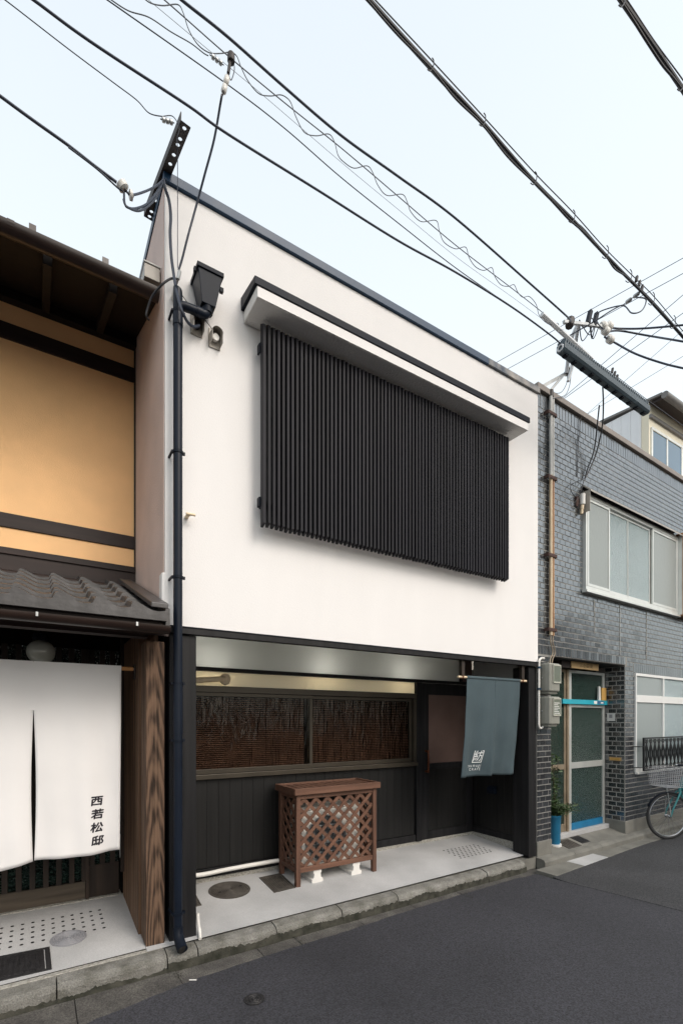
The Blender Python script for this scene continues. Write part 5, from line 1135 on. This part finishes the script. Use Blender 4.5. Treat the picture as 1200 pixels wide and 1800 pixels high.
# ------------------------------------------------------------------ overhead lines (metres)
CB = {
'c1': [(-0.368,3.2,5.027),(-0.174,3.2,4.982),(-0.018,3.2,4.949),(0.148,3.2,4.918),(0.28,3.2,4.883),(0.403,3.2,4.855)] ,
'c1b': [(0.148,3.2,4.908),(0.295,3.2,4.872),(0.403,3.2,4.828),(0.444,3.2,4.817)] ,
'c2': [(-0.256,3.0,5.284),(-0.14,3.0,5.275),(0.139,3.0,5.233),(0.363,3.0,5.206),(0.483,3.0,5.191),(0.551,3.0,5.161),(0.625,3.0,5.19)] ,
'c2b': [(0.625,3.0,5.19),(0.68,3.0,5.23),(0.726,3.05,5.271),(0.748,3.1,5.292),(0.758,3.2,5.34),(0.797,3.35,5.402),(0.833,3.5,4.791)] ,
'c3': [(-0.163,3.0,5.377),(-0.017,3.0,5.372),(0.166,3.0,5.355),(0.363,3.0,5.351),(0.775,3.0,5.356),(1.025,3.0,5.343),(1.691,3.0,5.368),(2.413,3.0,5.392),(3.036,3.0,5.452),(3.777,3.0,5.485),(4.432,3.0,5.465)] ,
'c4': [(0.228,3.1,5.782),(0.345,3.1,5.784),(1.059,3.1,5.794),(1.471,3.1,5.774),(1.945,3.1,5.707),(2.493,3.1,5.663),(3.137,3.1,5.62),(3.903,3.1,5.614),(4.551,3.1,5.6)] ,
'c5': [(0.538,2.8,5.696),(0.691,2.8,5.68),(0.956,2.8,5.673),(1.329,2.8,5.631),(1.756,2.8,5.597),(2.252,2.8,5.614),(2.833,2.8,5.628),(3.759,2.8,5.553),(4.316,2.8,5.502)] ,
'c6': [(0.46,3.05,5.972),(0.652,3.05,5.964),(1.042,3.05,5.915),(1.448,3.05,5.884),(1.913,3.05,5.861),(2.453,3.05,5.812),(3.086,3.05,5.754),(3.84,3.05,5.729),(4.291,3.05,5.709)] ,
'c6thin': [(0.561,3.05,5.892),(1.042,3.05,5.848),(1.279,3.05,5.827),(1.913,3.05,5.755),(2.453,3.05,5.707),(3.086,3.05,5.655),(3.84,3.05,5.648),(4.365,3.05,5.638)] ,
'coil0': [(0.334,3.0,5.665),(0.437,3.0,5.673),(0.551,3.0,5.722),(0.674,3.0,5.731),(0.792,3.0,5.75),(0.872,3.0,5.747),(0.901,3.0,5.753)] ,
'coil': [(0.491,3.05,5.904),(0.554,3.05,5.88),(0.635,3.05,5.92),(0.726,3.05,5.998),(0.76,3.05,5.972),(0.794,3.05,5.893),(0.851,3.05,5.843),(0.923,3.05,5.846),(0.997,3.05,5.896),(1.061,3.05,5.951),(1.103,3.05,5.956),(1.134,3.05,5.904),(1.182,3.05,5.847),(1.258,3.05,5.817),(1.341,3.05,5.858),(1.417,3.05,5.918),(1.469,3.05,5.93),(1.5,3.05,5.912),(1.536,3.05,5.844),(1.603,3.05,5.779),(1.7,3.05,5.817),(1.805,3.05,5.897),(1.854,3.05,5.866),(1.883,3.05,5.792),(1.933,3.05,5.772),(2.025,3.05,5.781),(2.146,3.05,5.872),(2.2,3.05,5.852),(2.249,3.05,5.783),(2.338,3.05,5.755),(2.494,3.05,5.854),(2.548,3.05,5.815),(2.584,3.05,5.761),(2.694,3.05,5.743),(2.859,3.05,5.843),(2.898,3.05,5.777),(2.951,3.05,5.708),(3.086,3.05,5.72),(3.212,3.05,5.8),(3.255,3.05,5.731),(3.335,3.05,5.689),(3.446,3.05,5.709),(3.553,3.05,5.788),(3.591,3.05,5.728),(3.678,3.05,5.69),(3.783,3.05,5.724),(3.865,3.05,5.779),(3.915,3.05,5.737),(3.991,3.05,5.718),(4.095,3.05,5.772),(4.201,3.05,5.742),(4.255,3.05,5.652),(4.411,3.05,5.635),(4.554,3.05,5.709),(4.593,3.05,5.643),(4.751,3.05,5.627),(4.904,3.05,5.703)] ,
'whiterod': [(4.291,3.05,5.686),(5.171,3.05,5.577)] ,
'c7': [(5.171,3.05,5.577),(5.57,3.05,5.585),(6.266,3.05,5.558),(7.298,3.05,5.538)] ,
'b1': [(1.506,2.4,6.003),(1.71,2.4,5.981),(2.204,2.4,5.928),(2.7,2.4,5.888),(3.277,2.4,5.81),(3.778,2.4,5.788),(4.273,2.4,5.747),(4.673,2.4,5.723),(5.148,2.4,5.701),(5.742,2.4,5.632),(6.568,2.4,5.525)] ,
'b1a': [(1.518,2.42,6.023),(1.733,2.42,6.004),(2.223,2.42,5.949),(2.449,2.42,5.929),(2.722,2.42,5.911),(2.982,2.42,5.867),(3.305,2.42,5.845),(3.575,2.42,5.819),(3.794,2.42,5.8),(3.933,2.42,5.828),(4.103,2.42,5.811),(4.308,2.42,5.781),(4.712,2.42,5.757),(5.191,2.42,5.718),(5.79,2.42,5.653),(6.623,2.42,5.545)] ,
'b1b': [(1.493,2.38,5.983),(1.675,2.38,5.935),(1.914,2.38,5.897),(2.186,2.38,5.888),(2.408,2.38,5.842),(2.677,2.38,5.836),(2.945,2.38,5.775),(3.25,2.38,5.766),(3.479,2.38,5.756),(3.731,2.38,5.731),(3.951,2.38,5.735),(4.237,2.38,5.707),(4.393,2.38,5.664),(4.634,2.38,5.689),(5.105,2.38,5.661),(5.694,2.38,5.61),(6.514,2.38,5.505)] ,
'b1m': [(1.506,2.4,6.04),(1.761,2.4,6.015),(2.204,2.4,5.981),(2.7,2.4,5.937),(3.277,2.4,5.881),(3.778,2.4,5.855),(4.273,2.4,5.802),(4.673,2.4,5.787),(5.148,2.4,5.774),(5.742,2.4,5.692),(6.568,2.4,5.603)] ,
'b1h': [[(2.156,2.38,5.859),(2.181,2.38,5.866),(2.206,2.38,5.91),(2.211,2.38,5.955),(2.196,2.38,5.963)],[(2.643,2.38,5.817),(2.672,2.38,5.824),(2.701,2.38,5.872),(2.707,2.38,5.92),(2.689,2.38,5.929)],[(3.209,2.38,5.737),(3.243,2.38,5.744),(3.278,2.38,5.796),(3.285,2.38,5.849),(3.264,2.38,5.858)],[(3.7,2.38,5.713),(3.739,2.38,5.721),(3.779,2.38,5.776),(3.787,2.38,5.832),(3.763,2.38,5.842)],[(4.192,2.38,5.669),(4.237,2.38,5.677),(4.282,2.38,5.735),(4.292,2.38,5.796),(4.264,2.38,5.807)],[(4.575,2.38,5.644),(4.624,2.38,5.652),(4.674,2.38,5.713),(4.684,2.38,5.777),(4.654,2.38,5.788)],[(4.985,2.38,5.623),(5.039,2.38,5.631),(5.094,2.38,5.695),(5.105,2.38,5.762),(5.072,2.38,5.774)],[(5.402,2.38,5.578),(5.462,2.38,5.587),(5.522,2.38,5.654),(5.534,2.38,5.723),(5.498,2.38,5.736)]] ,
'b2': [(2.713,1.6,6.013),(3.03,1.6,6.017),(3.432,1.6,6.021),(3.828,1.6,6.019),(4.281,1.6,6.003)] ,
'b2a': [(2.679,1.58,5.941),(3.005,1.58,5.951),(3.317,1.58,5.934),(3.501,1.58,5.932),(3.739,1.58,5.958),(4.227,1.58,5.94)] ,
'b2m': [(2.759,1.6,6.058),(3.095,1.6,6.069),(3.432,1.6,6.066),(3.828,1.6,6.09),(4.281,1.6,6.089)] ,
'b2h': [[(2.942,1.57,5.882),(2.973,1.57,5.896),(3.005,1.57,5.946),(3.018,1.57,5.994)],[(3.675,1.57,5.887),(3.715,1.57,5.903),(3.756,1.57,5.959),(3.773,1.57,6.014)]] ,
'r1': [(5.734,3.2,6.287),(6.008,3.2,6.385),(6.163,3.0,6.315),(6.221,2.6,6.104),(6.603,2.2,6.062)] ,
'r2': [(5.734,3.2,6.22),(6.008,3.2,6.358),(6.297,3.0,6.283),(6.221,2.6,5.916),(6.603,2.2,5.696)] ,
'r3': [(5.685,3.2,6.145),(5.907,3.2,6.17),(5.968,3.0,5.935),(6.138,2.8,5.769),(6.221,2.6,5.611),(6.603,2.2,5.38)] ,
'l1': [(4.987,2.6,5.768),(4.903,2.6,5.723),(5.06,2.8,5.875),(5.108,3.0,5.928),(4.985,3.2,5.863),(4.98,3.3,5.864)] ,
'l2': [(4.805,2.4,5.614),(4.984,2.4,5.676),(4.909,2.4,5.537),(4.822,2.45,5.507),(4.955,2.6,5.747),(5.006,2.8,5.88),(5.001,2.9,5.896),(5.108,3.0,5.928)] ,
'clip': [(4.891,2.55,5.704),(4.918,2.42,5.731)] ,
'duct': [(4.527,3.0,5.418),(6.23,3.0,5.345)] ,
'drop': [(1.004,3.05,5.634),(1.009,3.1,5.629),(0.999,3.2,5.494),(0.967,3.3,5.342),(0.937,3.4,5.2),(0.891,3.45,5.0),(0.864,3.5,4.867),(0.845,3.52,4.797)] ,
'drop_ins': [(1.042,3.05,5.782),(1.012,3.05,5.65)] ,
'drop_hw': [(1.065,3.05,5.939),(1.057,3.05,5.878),(1.046,3.05,5.803)] ,
'ins2': [(0.918,3.0,5.766),(0.991,3.0,5.765)] ,
'ins1': [(0.622,3.0,5.171),(0.687,3.0,5.194)] ,
'ins3': [(0.422,3.2,4.87),(0.45,3.2,4.835),(0.47,3.2,4.822),(0.496,3.2,4.826)] ,
'loop1': [(0.457,3.2,4.832),(0.489,3.2,4.829),(0.582,3.3,4.997),(0.676,3.42,5.201),(0.737,3.5,5.351)] ,
'loop2': [(0.444,3.2,4.817),(0.447,3.2,4.757),(0.463,3.2,4.738),(0.517,3.25,4.806),(0.596,3.32,4.943),(0.676,3.42,5.155),(0.737,3.5,5.343)] ,
'loop3': [(0.441,3.2,4.774),(0.457,3.2,4.741),(0.523,3.25,4.795),(0.582,3.3,4.888),(0.661,3.4,5.082),(0.721,3.5,5.287)] ,
'feed': [(0.737,3.5,5.355),(0.748,3.5,5.303),(0.779,3.52,5.252),(0.793,3.53,5.156),(0.789,3.53,5.034),(0.797,3.53,4.877),(0.81,3.52,4.755),(0.82,3.48,4.61),(0.829,3.42,4.47),(0.852,3.42,4.414),(0.893,3.46,4.405),(0.944,3.5,4.422),(0.993,3.53,4.472)] ,
'feed2': [(0.842,3.54,4.746),(0.795,3.54,4.724),(0.739,3.55,4.664),(0.688,3.62,4.612),(0.665,3.66,4.55),(0.657,3.68,4.5),(0.68,3.7,4.495)] ,
'hook': [(0.853,3.52,4.793),(0.844,3.53,4.739),(0.83,3.54,4.692),(0.829,3.55,4.642)] ,
'wire_vent': [(0.864,3.53,4.643),(0.952,3.53,4.566),(1.034,3.53,4.532),(1.1,3.55,4.499)] ,
'bracket': None ,
'bw': [[(9.5,8.05,10.368),(9.5,6.639,10.062),(9.5,5.544,9.923)],[(9.5,7.793,10.016),(9.5,6.099,9.724),(9.5,5.485,9.63)],[(9.5,6.099,8.522),(9.5,5.147,8.617),(9.5,3.971,9.002)],[(9.5,6.296,8.452),(9.5,5.485,8.569),(9.5,4.526,8.685),(9.5,3.971,8.686)],[(9.5,5.603,7.892),(9.5,4.932,8.395),(9.5,3.971,8.389)],[(9.5,5.544,7.86),(9.5,4.725,7.967),(9.5,3.971,7.934)]] ,
'mast': {'brace': [(5.711,3.62,6.094),(5.224,3.62,5.559)],'arm': [(5.603,3.62,5.945),(5.104,3.62,5.564)],'tubeA': [(5.549,3.6,5.912),(5.408,3.45,6.142),(5.375,3.35,6.249)],'tubeB': [(5.507,3.55,5.76),(5.522,3.5,5.945),(5.433,3.4,6.119),(5.318,3.3,6.203)],'cluster': [(4.985,3.2,6.014),(5.178,3.2,6.124),(5.289,3.2,6.121),(5.368,3.2,6.234),(5.495,3.2,6.264),(5.566,3.2,6.215),(5.661,3.2,6.269),(5.782,3.2,6.322),(5.807,3.2,6.169)]} ,
'wallcable': [[(5.926,3.4,5.53),(6.027,3.48,5.406),(6.087,3.56,5.1),(6.035,3.62,4.855),(6.008,3.635,4.743)],[(5.649,3.2,5.538),(5.838,3.3,5.444),(6.077,3.45,5.335),(6.157,3.57,5.089),(6.086,3.62,4.869),(6.008,3.635,4.743)],[(5.928,3.64,5.575),(5.891,3.64,5.299),(5.853,3.64,4.996),(5.849,3.645,4.72)],[(6.008,3.635,4.743),(5.833,3.62,4.647),(5.671,3.61,4.557),(5.644,3.6,4.475),(5.728,3.6,4.424),(5.83,3.61,4.468)],[(6.008,3.635,4.743),(5.875,3.6,4.562),(5.842,3.61,4.457),(5.76,3.62,4.354),(5.817,3.625,4.304),(5.858,3.62,4.363)]] ,
'loops_mast': [[(5.24,3.6,5.553),(5.432,3.6,5.623),(5.549,3.6,5.771),(5.572,3.6,5.885)],[(5.255,3.58,5.479),(5.483,3.58,5.595),(5.577,3.58,5.734),(5.612,3.58,5.874)]] ,
}

CB['c3'] += [(4.535,3.0,5.425)]; CB['c4'] += [(4.60,3.03,5.44)]; CB['c5'] += [(4.99,3.18,6.01)]
def far(pts, d=6.0, e=0.0):
    a, b = Vector(pts[0]), Vector(pts[1]); v = (a-b).normalized(); v.z *= .4; out = [tuple(a+v*d)] if d else []
    out += [tuple(q) for q in pts]
    if e: c, f = Vector(pts[-1]), Vector(pts[-2]); v = (c-f).normalized(); v.z *= .4; out.append(tuple(c+v*e))
    return out
def line(name, label, key, r, m, d=0, e=0, k=8, group=None):
    p = CB[key] if isinstance(key, str) else key
    return solo(name, label, 'cable', MB().tube(far(smooth_path(p, k), d, e), r, 7), m, group=group, smooth=True)
line('power_cable', 'thick dark cable coming in from the left edge to the pair of white insulators', 'c1', .0085, M['cable'], 6)
line('power_cable', 'short second cable running beside the thick one to the pair of white insulators', 'c1b', .005, M['cable'])
line('thin_wire', 'thin wire from the upper left to the small strain clamp near the steel bracket', 'c2', .0028, M['cable'], 6)
line('thin_wire', 'hair-thin wire dropping from the strain clamp past the steel bracket down the white wall', 'c2b', .0025, M['cable'])
line('power_cable', 'long dark cable sweeping over the white house to the left end of the slotted duct', 'c3', .0075, M['cable'], 6)
line('thin_wire', 'thin straight wire just above the long sweeping cable to the slotted duct', 'c4', .0035, M['cable'], 6)
line('power_cable', 'uppermost of the cables crossing the white house, ending at the rusty anchor', 'c5', .0078, M['cable'], 6)
line('messenger_wire', 'straight messenger wire with the coiled wire winding round it', 'c6', .0035, M['wire'], 6)
line('thin_wire', 'faint wire just below the coil', 'c6thin', .0014, M['wirepale'], 4)
line('coiled_wire', 'thin wire looping in coils along the messenger wire', 'coil', .0030, M['wire'], 2, k=6)
line('thin_wire', 'wavy thin wire ending at a small strain clamp left of the drop wire', 'coil0', .003, M['wire'], 4)
line('line_sleeve', 'white tubular sleeve on the messenger wire above the slotted duct', 'whiterod', .024, M['sleeve'], k=2)
line('thin_wire', 'thin wire running on from the white sleeve to the cream house eave', 'c7', .003, M['wire'], 0, 6)
def bundle(name, label, keys, hooks, m, rad):
    t = Thing(name, label, 'cable bundle', CB[keys[0]][3] if len(CB[keys[0]]) > 3 else CB[keys[0]][0])
    for i, k in enumerate(keys): t.part('cable' if i < len(keys)-1 else 'messenger', MB().tube(far(smooth_path(CB[k], 8), 8, 12), rad[i], 8), m, smooth=True)
    for h in CB[hooks]: t.part('hanger_hook', MB().tube(smooth_path(h, 4), .0035, 6), m)
bundle('cable_bundle', 'heavy black bundle of cables with hooks crossing the sky diagonally from top centre', ('b1','b1a','b1b','b1m'), 'b1h', M['cableblack'], (.0125,.0085,.006,.0038))
bundle('cable_bundle', 'heavy black bundle of cables cutting off the top right corner of the sky', ('b2','b2a','b2m'), 'b2h', M['cableblack'], (.0150,.0075,.004))
line('power_cable', 'upper right cable leaving the insulators almost level', 'r1', .011, M['cable'], 0, 8)
line('power_cable', 'middle right cable leaving the insulators', 'r2', .011, M['cable'], 0, 8)
line('power_cable', 'lowest right cable sagging from the insulators to the right edge', 'r3', .011, M['cable'], 0, 8)
line('power_cable', 'link cable from the strain clamp on the heavy bundle down to the slotted duct', 'l1', .006, M['cable'])
line('power_cable', 'slack looped cable under the heavy bundle by the strain clamp', 'l2', .006, M['cable'])
line('drop_wire', 'drop wire hanging from the white insulator down to the white wall by the downpipe', 'drop', .0075, M['cable'])
line('service_cable', 'dark service cable running down the wall from the steel bracket into the left cable hood', 'feed', .0105, M['cable'])
line('service_cable', 'dark cable curving left from the wall hook to the wooden house gutter', 'feed2', .0075, M['cableblack'])
line('thin_wire', 'thin black wire running to the right cable hood', 'wire_vent', .003, M['cableblack'])
for k, lab in (('loop1','upper slack loop'),('loop2','lowest slack loop'),('loop3','middle slack loop')):
    line('jumper_cable', lab+' between the paired white insulators and the steel bracket', k, .0065, M['cable'])
for i, p in enumerate(CB['bw']):
    a, b = Vector(p[0]), Vector(p[-1]); v = (b-a); P_ = [a-v*1.2, a, b, b+v*1.5]
    solo('far_wire', 'faint wire crossing the sky beyond the brick building, number %s from the left of its set' % ('one','two','three','four','five','six')[i] if False else
         ['upper faint wire just right of the white house roof','second faint wire just right of the white house roof','longest faint wire rising past the brick parapet to the right edge','faint wire rising under the longest one past the slotted duct','faint pale wire left of the cream house roof','lowest faint pale wire over the cream house roof'][i],
         'cable', MB().tube(P_, .006 if i < 4 else .004, 5), M['wire'] if i < 4 else M['wirepale'], group='faint wires crossing the street further on')
for i, p in enumerate(CB['wallcable']):
    solo('wall_cable', ['left of the two dark cables hanging over the brick parapet to the terminal','right of the two dark cables hanging over the brick parapet to the terminal','single thin cable running down the brick face left of the pair','loop of thin cable around the terminal beside the upper window','tail of thin cable dangling past the terminal beside the upper window'][i], 'cable', MB().tube(smooth_path(p, 6), .0085 if i < 2 else .0045, 6), M['cableblack'])
def insul(p, q, label, m, r=.016, n=3, name='insulator'):
    p, q = Vector(p), Vector(q); t = Thing(name, label, 'insulator', p)
    for i in range(n):
        a = p.lerp(q, (i+.08)/n); b = p.lerp(q, (i+.92)/n); t.part('disc' if n > 1 else 'body', MB().tube([a, a.lerp(b,.15), a.lerp(b,.85), b], [r*.6, r, r, r*.6], 12), m, smooth=True)
    t.part('rod', MB().cyl(p-(q-p)*.12, q+(q-p)*.12, r*.25, n=6), M['steel'])
insul(*CB['drop_ins'], 'long white insulator at the top of the drop wire', M['porcelain'], .018, 2)
insul(*CB['ins1'], 'small grey strain clamp at the end of the thin wire near the steel bracket', M['galv'], .013, 3)
insul(*CB['ins2'], 'small grey strain clamp left of the hanging anchor', M['galv'], .013, 3)
i3 = CB['ins3']; insul(i3[0], i3[1], 'left of the paired round white insulators on the thick cable', M['porcelain'], .033, 1); insul(i3[2], i3[3], 'right of the paired round white insulators on the thick cable', M['porcelain'], .027, 1)
c_ = CB['clip']; insul(c_[0], c_[1], 'grey strain clamp hanging under the heavy bundle at right', M['galv'], .018, 2)
hw = CB['drop_hw']; t = Thing('line_anchor', 'dark anchor clamp gripping the messenger wire above the long white insulator', 'line anchor', hw[0])
t.part('grip', MB().cyl(hw[0],Vector(hw[0])+Vector((.0,0,-.05)),.024,n=10), M['steel'], bevel=.004); t.part('shackle', MB().tube([hw[0],hw[1],hw[2]],.010,8), M['steel']); t.part('jumper', MB().tube(smooth_path([Vector(hw[0])+Vector((-.03,0,-.02)),Vector(hw[1])+Vector((.03,0,0)),Vector(hw[2])+Vector((.02,0,-.03)),Vector(hw[2])],5),.003,6), M['cable'])
hk = CB['hook']; t = Thing('wall_hook', 'small steel hook and white knob holding the drop wire on the white wall', 'hook', hk[0])
t.part('thimble', MB().cyl(hk[0],hk[1],.012,n=8), M['galv']); t.part('hook', MB().tube(smooth_path([hk[1],hk[2],(hk[2][0],3.597,hk[2][2])],5),.007,8), M['steel']); t.part('knob', MB().cyl((hk[3][0],3.598,hk[3][2]),(hk[3][0],3.54,hk[3][2]),.020,n=12), M['porcelain'], smooth=True)
# perforated steel angle on the roof corner
def perforated(L, W_, holes, th=.005):
    mb = MB(); cuts = [0]+[(a+b)/2 for a, b in zip(holes, holes[1:])]+[L]
    for i, h in enumerate(holes):
        x0, x1 = cuts[i], cuts[i+1]; r = .013; n = 16
        rect = []
        for k in range(n):
            a = 2*math.pi*(k+.0)/n-3*math.pi/4; c, s = math.cos(a), math.sin(a); f = 1/max(abs(c),abs(s)); u = c*f; w = s*f
            rect.append((h+u*((x1-h) if u > 0 else (h-x0)), w*W_/2))
        hole = [(h+r*math.cos(2*math.pi*k/n-3*math.pi/4), r*math.sin(2*math.pi*k/n-3*math.pi/4)) for k in range(n)]
        o = len(mb.v); mb.v += [(x,y,0) for x,y in rect]+[(x,y,0) for x,y in hole]+[(x,y,th) for x,y in rect]+[(x,y,th) for x,y in hole]
        for k in range(n):
            j = (k+1)%n; mb.f += [(o+k,o+j,o+n+j,o+n+k),(o+2*n+k,o+3*n+k,o+3*n+j,o+2*n+j),(o+n+k,o+n+j,o+3*n+j,o+3*n+k)]
    return mb
A = Vector((.815,3.20,5.475)); Bq = Vector((.735,4.02,5.535)); dv = (Bq-A).normalized(); sv_ = dv.cross(Vector((0,0,1))).normalized(); uv = sv_.cross(dv); Ln = (Bq-A).length
ab = Thing('steel_bracket', 'dark perforated steel angle jutting over the left roof corner of the white house', 'bracket', A)
pm = perforated(Ln, .062, [.03,.11,.155,.235,.31,.42,.53,.64,.75,.80]); pm.v = [tuple(A+dv*x+sv_*y+uv*z) for x,y,z in pm.v]
ab.part('flange', pm, M['steel'])
pv = MB(); e0 = A+sv_*(-.031); 
ab.part('web', MB().hexa([A+sv_*-.036+uv*-.0, Bq+sv_*-.036, Bq+sv_*-.031, A+sv_*-.031, A+sv_*-.036+uv*.055, Bq+sv_*-.036+uv*.055, Bq+sv_*-.031+uv*.055, A+sv_*-.031+uv*.055]), M['steel'])
# slotted cable closure
d0, d1 = Vector(CB['duct'][0]), Vector(CB['duct'][1]); dv = (d1-d0).normalized(); L = (d1-d0).length; sv_ = dv.cross(Vector((0,0,1))).normalized(); uv = sv_.cross(dv)
du = Thing('cable_closure', 'long blue-grey slotted cable closure hanging over the brick building', 'cable closure', d0)
hex_ = [(-.05,-.03),(-.03,-.055),(.03,-.055),(.05,-.03),(.05,.035),(-.05,.035)]
mb = MB(); vs = [tuple(p+sv_*a+uv*b) for p in (d0,d1) for a,b in hex_]; mb.add(vs, [(5,4,3,2,1,0),(6,7,8,9,10,11)]+[(i,(i+1)%6,6+(i+1)%6,6+i) for i in range(6)])
du.part('body', mb, M['duct'], bevel=.006)
for i in range(46):
    p = d0+dv*(L*(i+.6)/47); du.part('tooth', MB().bar(p+uv*.036, p+uv*.072, .018, .095, sv_), M['duct'])
for i in range(11):
    p = d0+dv*(L*(i+.5)/11); du.part('latch', MB().bar(p-dv*.02-uv*.06, p+dv*.02-uv*.06, .05, .012, uv), M['black'])
du.part('end_ring', MB().tube([d0-dv*.004+sv_*(.03*math.cos(a))+uv*(.03*math.sin(a)-.01) for a in [2*math.pi*i/12 for i in range(12)]], .008, 6, closed=True), M['sleeve'])
# service mast on the corner of the brick building
ms = CB['mast']; sm_ = Thing('service_mast', 'galvanised service mast with braces on the corner of the brick parapet', 'service mast', (5.12,3.70,5.58))
base = (5.12,3.66,5.57)
sm_.part('arm', MB().bar((5.09,3.66,5.585), ms['arm'][0], .04, .012, (0,1,0)), M['galv']); sm_.part('brace', MB().bar(ms['brace'][1], ms['brace'][0], .032, .010, (0,1,0)), M['galv'])
sm_.part('tube', MB().tube(smooth_path(ms['tubeA'],4), .022, 10), M['sleeve'], smooth=True); sm_.part('tube', MB().tube(smooth_path(ms['tubeB'],4), .020, 10), M['sleeve'], smooth=True)
sm_.part('clamp', MB().cyl(Vector(ms['arm'][0])+Vector((-.03,-.03,0)),Vector(ms['arm'][0])+Vector((.03,.03,.02)),.035,n=8), M['steel']); sm_.part('clamp', MB().cyl((5.24,3.60,5.50),(5.24,3.60,5.58),.03,n=8), M['steel'])
for p in CB['loops_mast']: sm_.part('loop_wire', MB().tube(smooth_path(p,6), .004, 6), M['wire'])
cl = ms['cluster']; la = Thing('line_hardware', 'tangle of insulators, switches and jumper wires at the mast head', 'line hardware', cl[3])
la.part('anchor', MB().cyl(Vector(cl[0])+Vector((0,0,-.05)),Vector(cl[0])+Vector((.03,0,.05)),.045,n=8), M['steel'], bevel=.01)
la.part('crossarm', MB().bar(Vector(cl[0])+Vector((-.1,0,-.04)),Vector(cl[7])+Vector((.05,0,.0)),.03,.03,(0,1,0)), M['galv'])
for p in (cl[3],cl[4]): la.part('cut_out', MB().bar(Vector(p)+Vector((-.03,0,-.08)),Vector(p)+Vector((.03,0,.09)),.04,.04,(0,1,0)), M['black'])
for p in (cl[6],cl[7],cl[8],Vector(cl[8])+Vector((-.1,0,.06))): la.part('insulator', MB().tube([Vector(p)+Vector((-.05,0,-.01)),Vector(p)+Vector((-.03,0,-.005)),Vector(p)+Vector((.03,0,.0)),Vector(p)+Vector((.05,0,.005))],[.025,.045,.045,.02],12), M['porcelain'], smooth=True)
r3_ = random.Random(5)
for i in range(7):
    a = Vector(cl[r3_.randrange(1,6)]); b = Vector(cl[r3_.randrange(3,9)]); mid = (a+b)/2+Vector((r3_.uniform(-.1,.1),r3_.uniform(-.1,.1),r3_.uniform(-.22,.16)))
    la.part('jumper', MB().tube(smooth_path([a,mid,b+Vector((.02,0,.02))],8), .0055, 6), M['cable'], smooth=True)
def spacer(p, label):
    t = Thing('wire_spacer', label, 'wire clip', p); p = Vector(p)
    for i in range(3): t.part('clip', MB().bar(p+Vector((.05*i,0,-.02*i)),p+Vector((.05*i+.02,0,.06-.02*i)),.02,.02,(0,1,0)), M['steel'])
spacer(CB['c7'][1], 'small dark wire clip above the middle of the slotted duct'); spacer((4.80,2.4,5.76), 'small dark wire clip on the heavy bundle beside the strain clamp')

# every small thing on the turned building gets its own base point
for root in LOCALS:
    if root.name.startswith('brick_building'): continue
    fam = [c for c in root.children_recursive if c.type == 'MESH']
    co = [v.co for c in fam for v in c.data.vertices]
    c = Vector(((min(v.x for v in co)+max(v.x for v in co))/2, (min(v.y for v in co)+max(v.y for v in co))/2, min(v.z for v in co)))
    for m_ in {c_.data for c_ in fam}: m_.transform(Matrix.Translation(-c))
    root.location = Vector(bw(c))

# ------------------------------------------------------------------ the other side of the road (seen only in reflections)
def opposite(x0, x1, h, wallm, label):
    t = Thing('opposite_house', label, 'house', ((x0+x1)/2,-2.5,ZR))
    t.part('wall', MB().box(x0,x1,-9,-2.5,ZR,h), wallm)
    t.part('roof', MB().hexa([(x0-.1,-2.2,h),(x1+.1,-2.2,h),(x1+.1,-6,h+1.3),(x0-.1,-6,h+1.3),(x0-.1,-2.2,h+.1),(x1+.1,-2.2,h+.1),(x1+.1,-6,h+1.4),(x0-.1,-6,h+1.4)]), M['opp_roof'])
    t.part('skirt', MB().box(x0,x1,-2.499,-2.47,ZR,1.0), M['opp_wood'])
    x = x0+.5
    while x+1.3 < x1:
        for z0, z1 in ((1.1,2.1),(3.2,4.3)):
            w_ = t.part('window', MB().box(x-.05,x+1.25,-2.49,-2.45,z0-.05,z0).box(x-.05,x+1.25,-2.49,-2.45,z1,z1+.05).box(x-.05,x-.001,-2.49,-2.45,z0,z1).box(x+1.201,x+1.25,-2.49,-2.45,z0,z1), M['white'])
            t.part('pane', MB().box(x,x+1.2,-2.495,-2.48,z0,z1), M['skyglass'], w_)
        x += 1.9
gw = Thing('garden_wall', 'low rendered garden wall across the road behind the viewer', 'wall', (0,-2.6,ZR))
gw.part('wall', MB().box(-14,8.2,-2.75,-2.5,ZR,1.35), M['opp_wall']); gw.part('cap', MB().box(-14,8.2,-2.80,-2.45,1.352,1.42), M['opp_roof'])
opposite(9.2, 20, 5.0, M['opp_wall2'], 'beige rendered house across the road opposite the brick building')
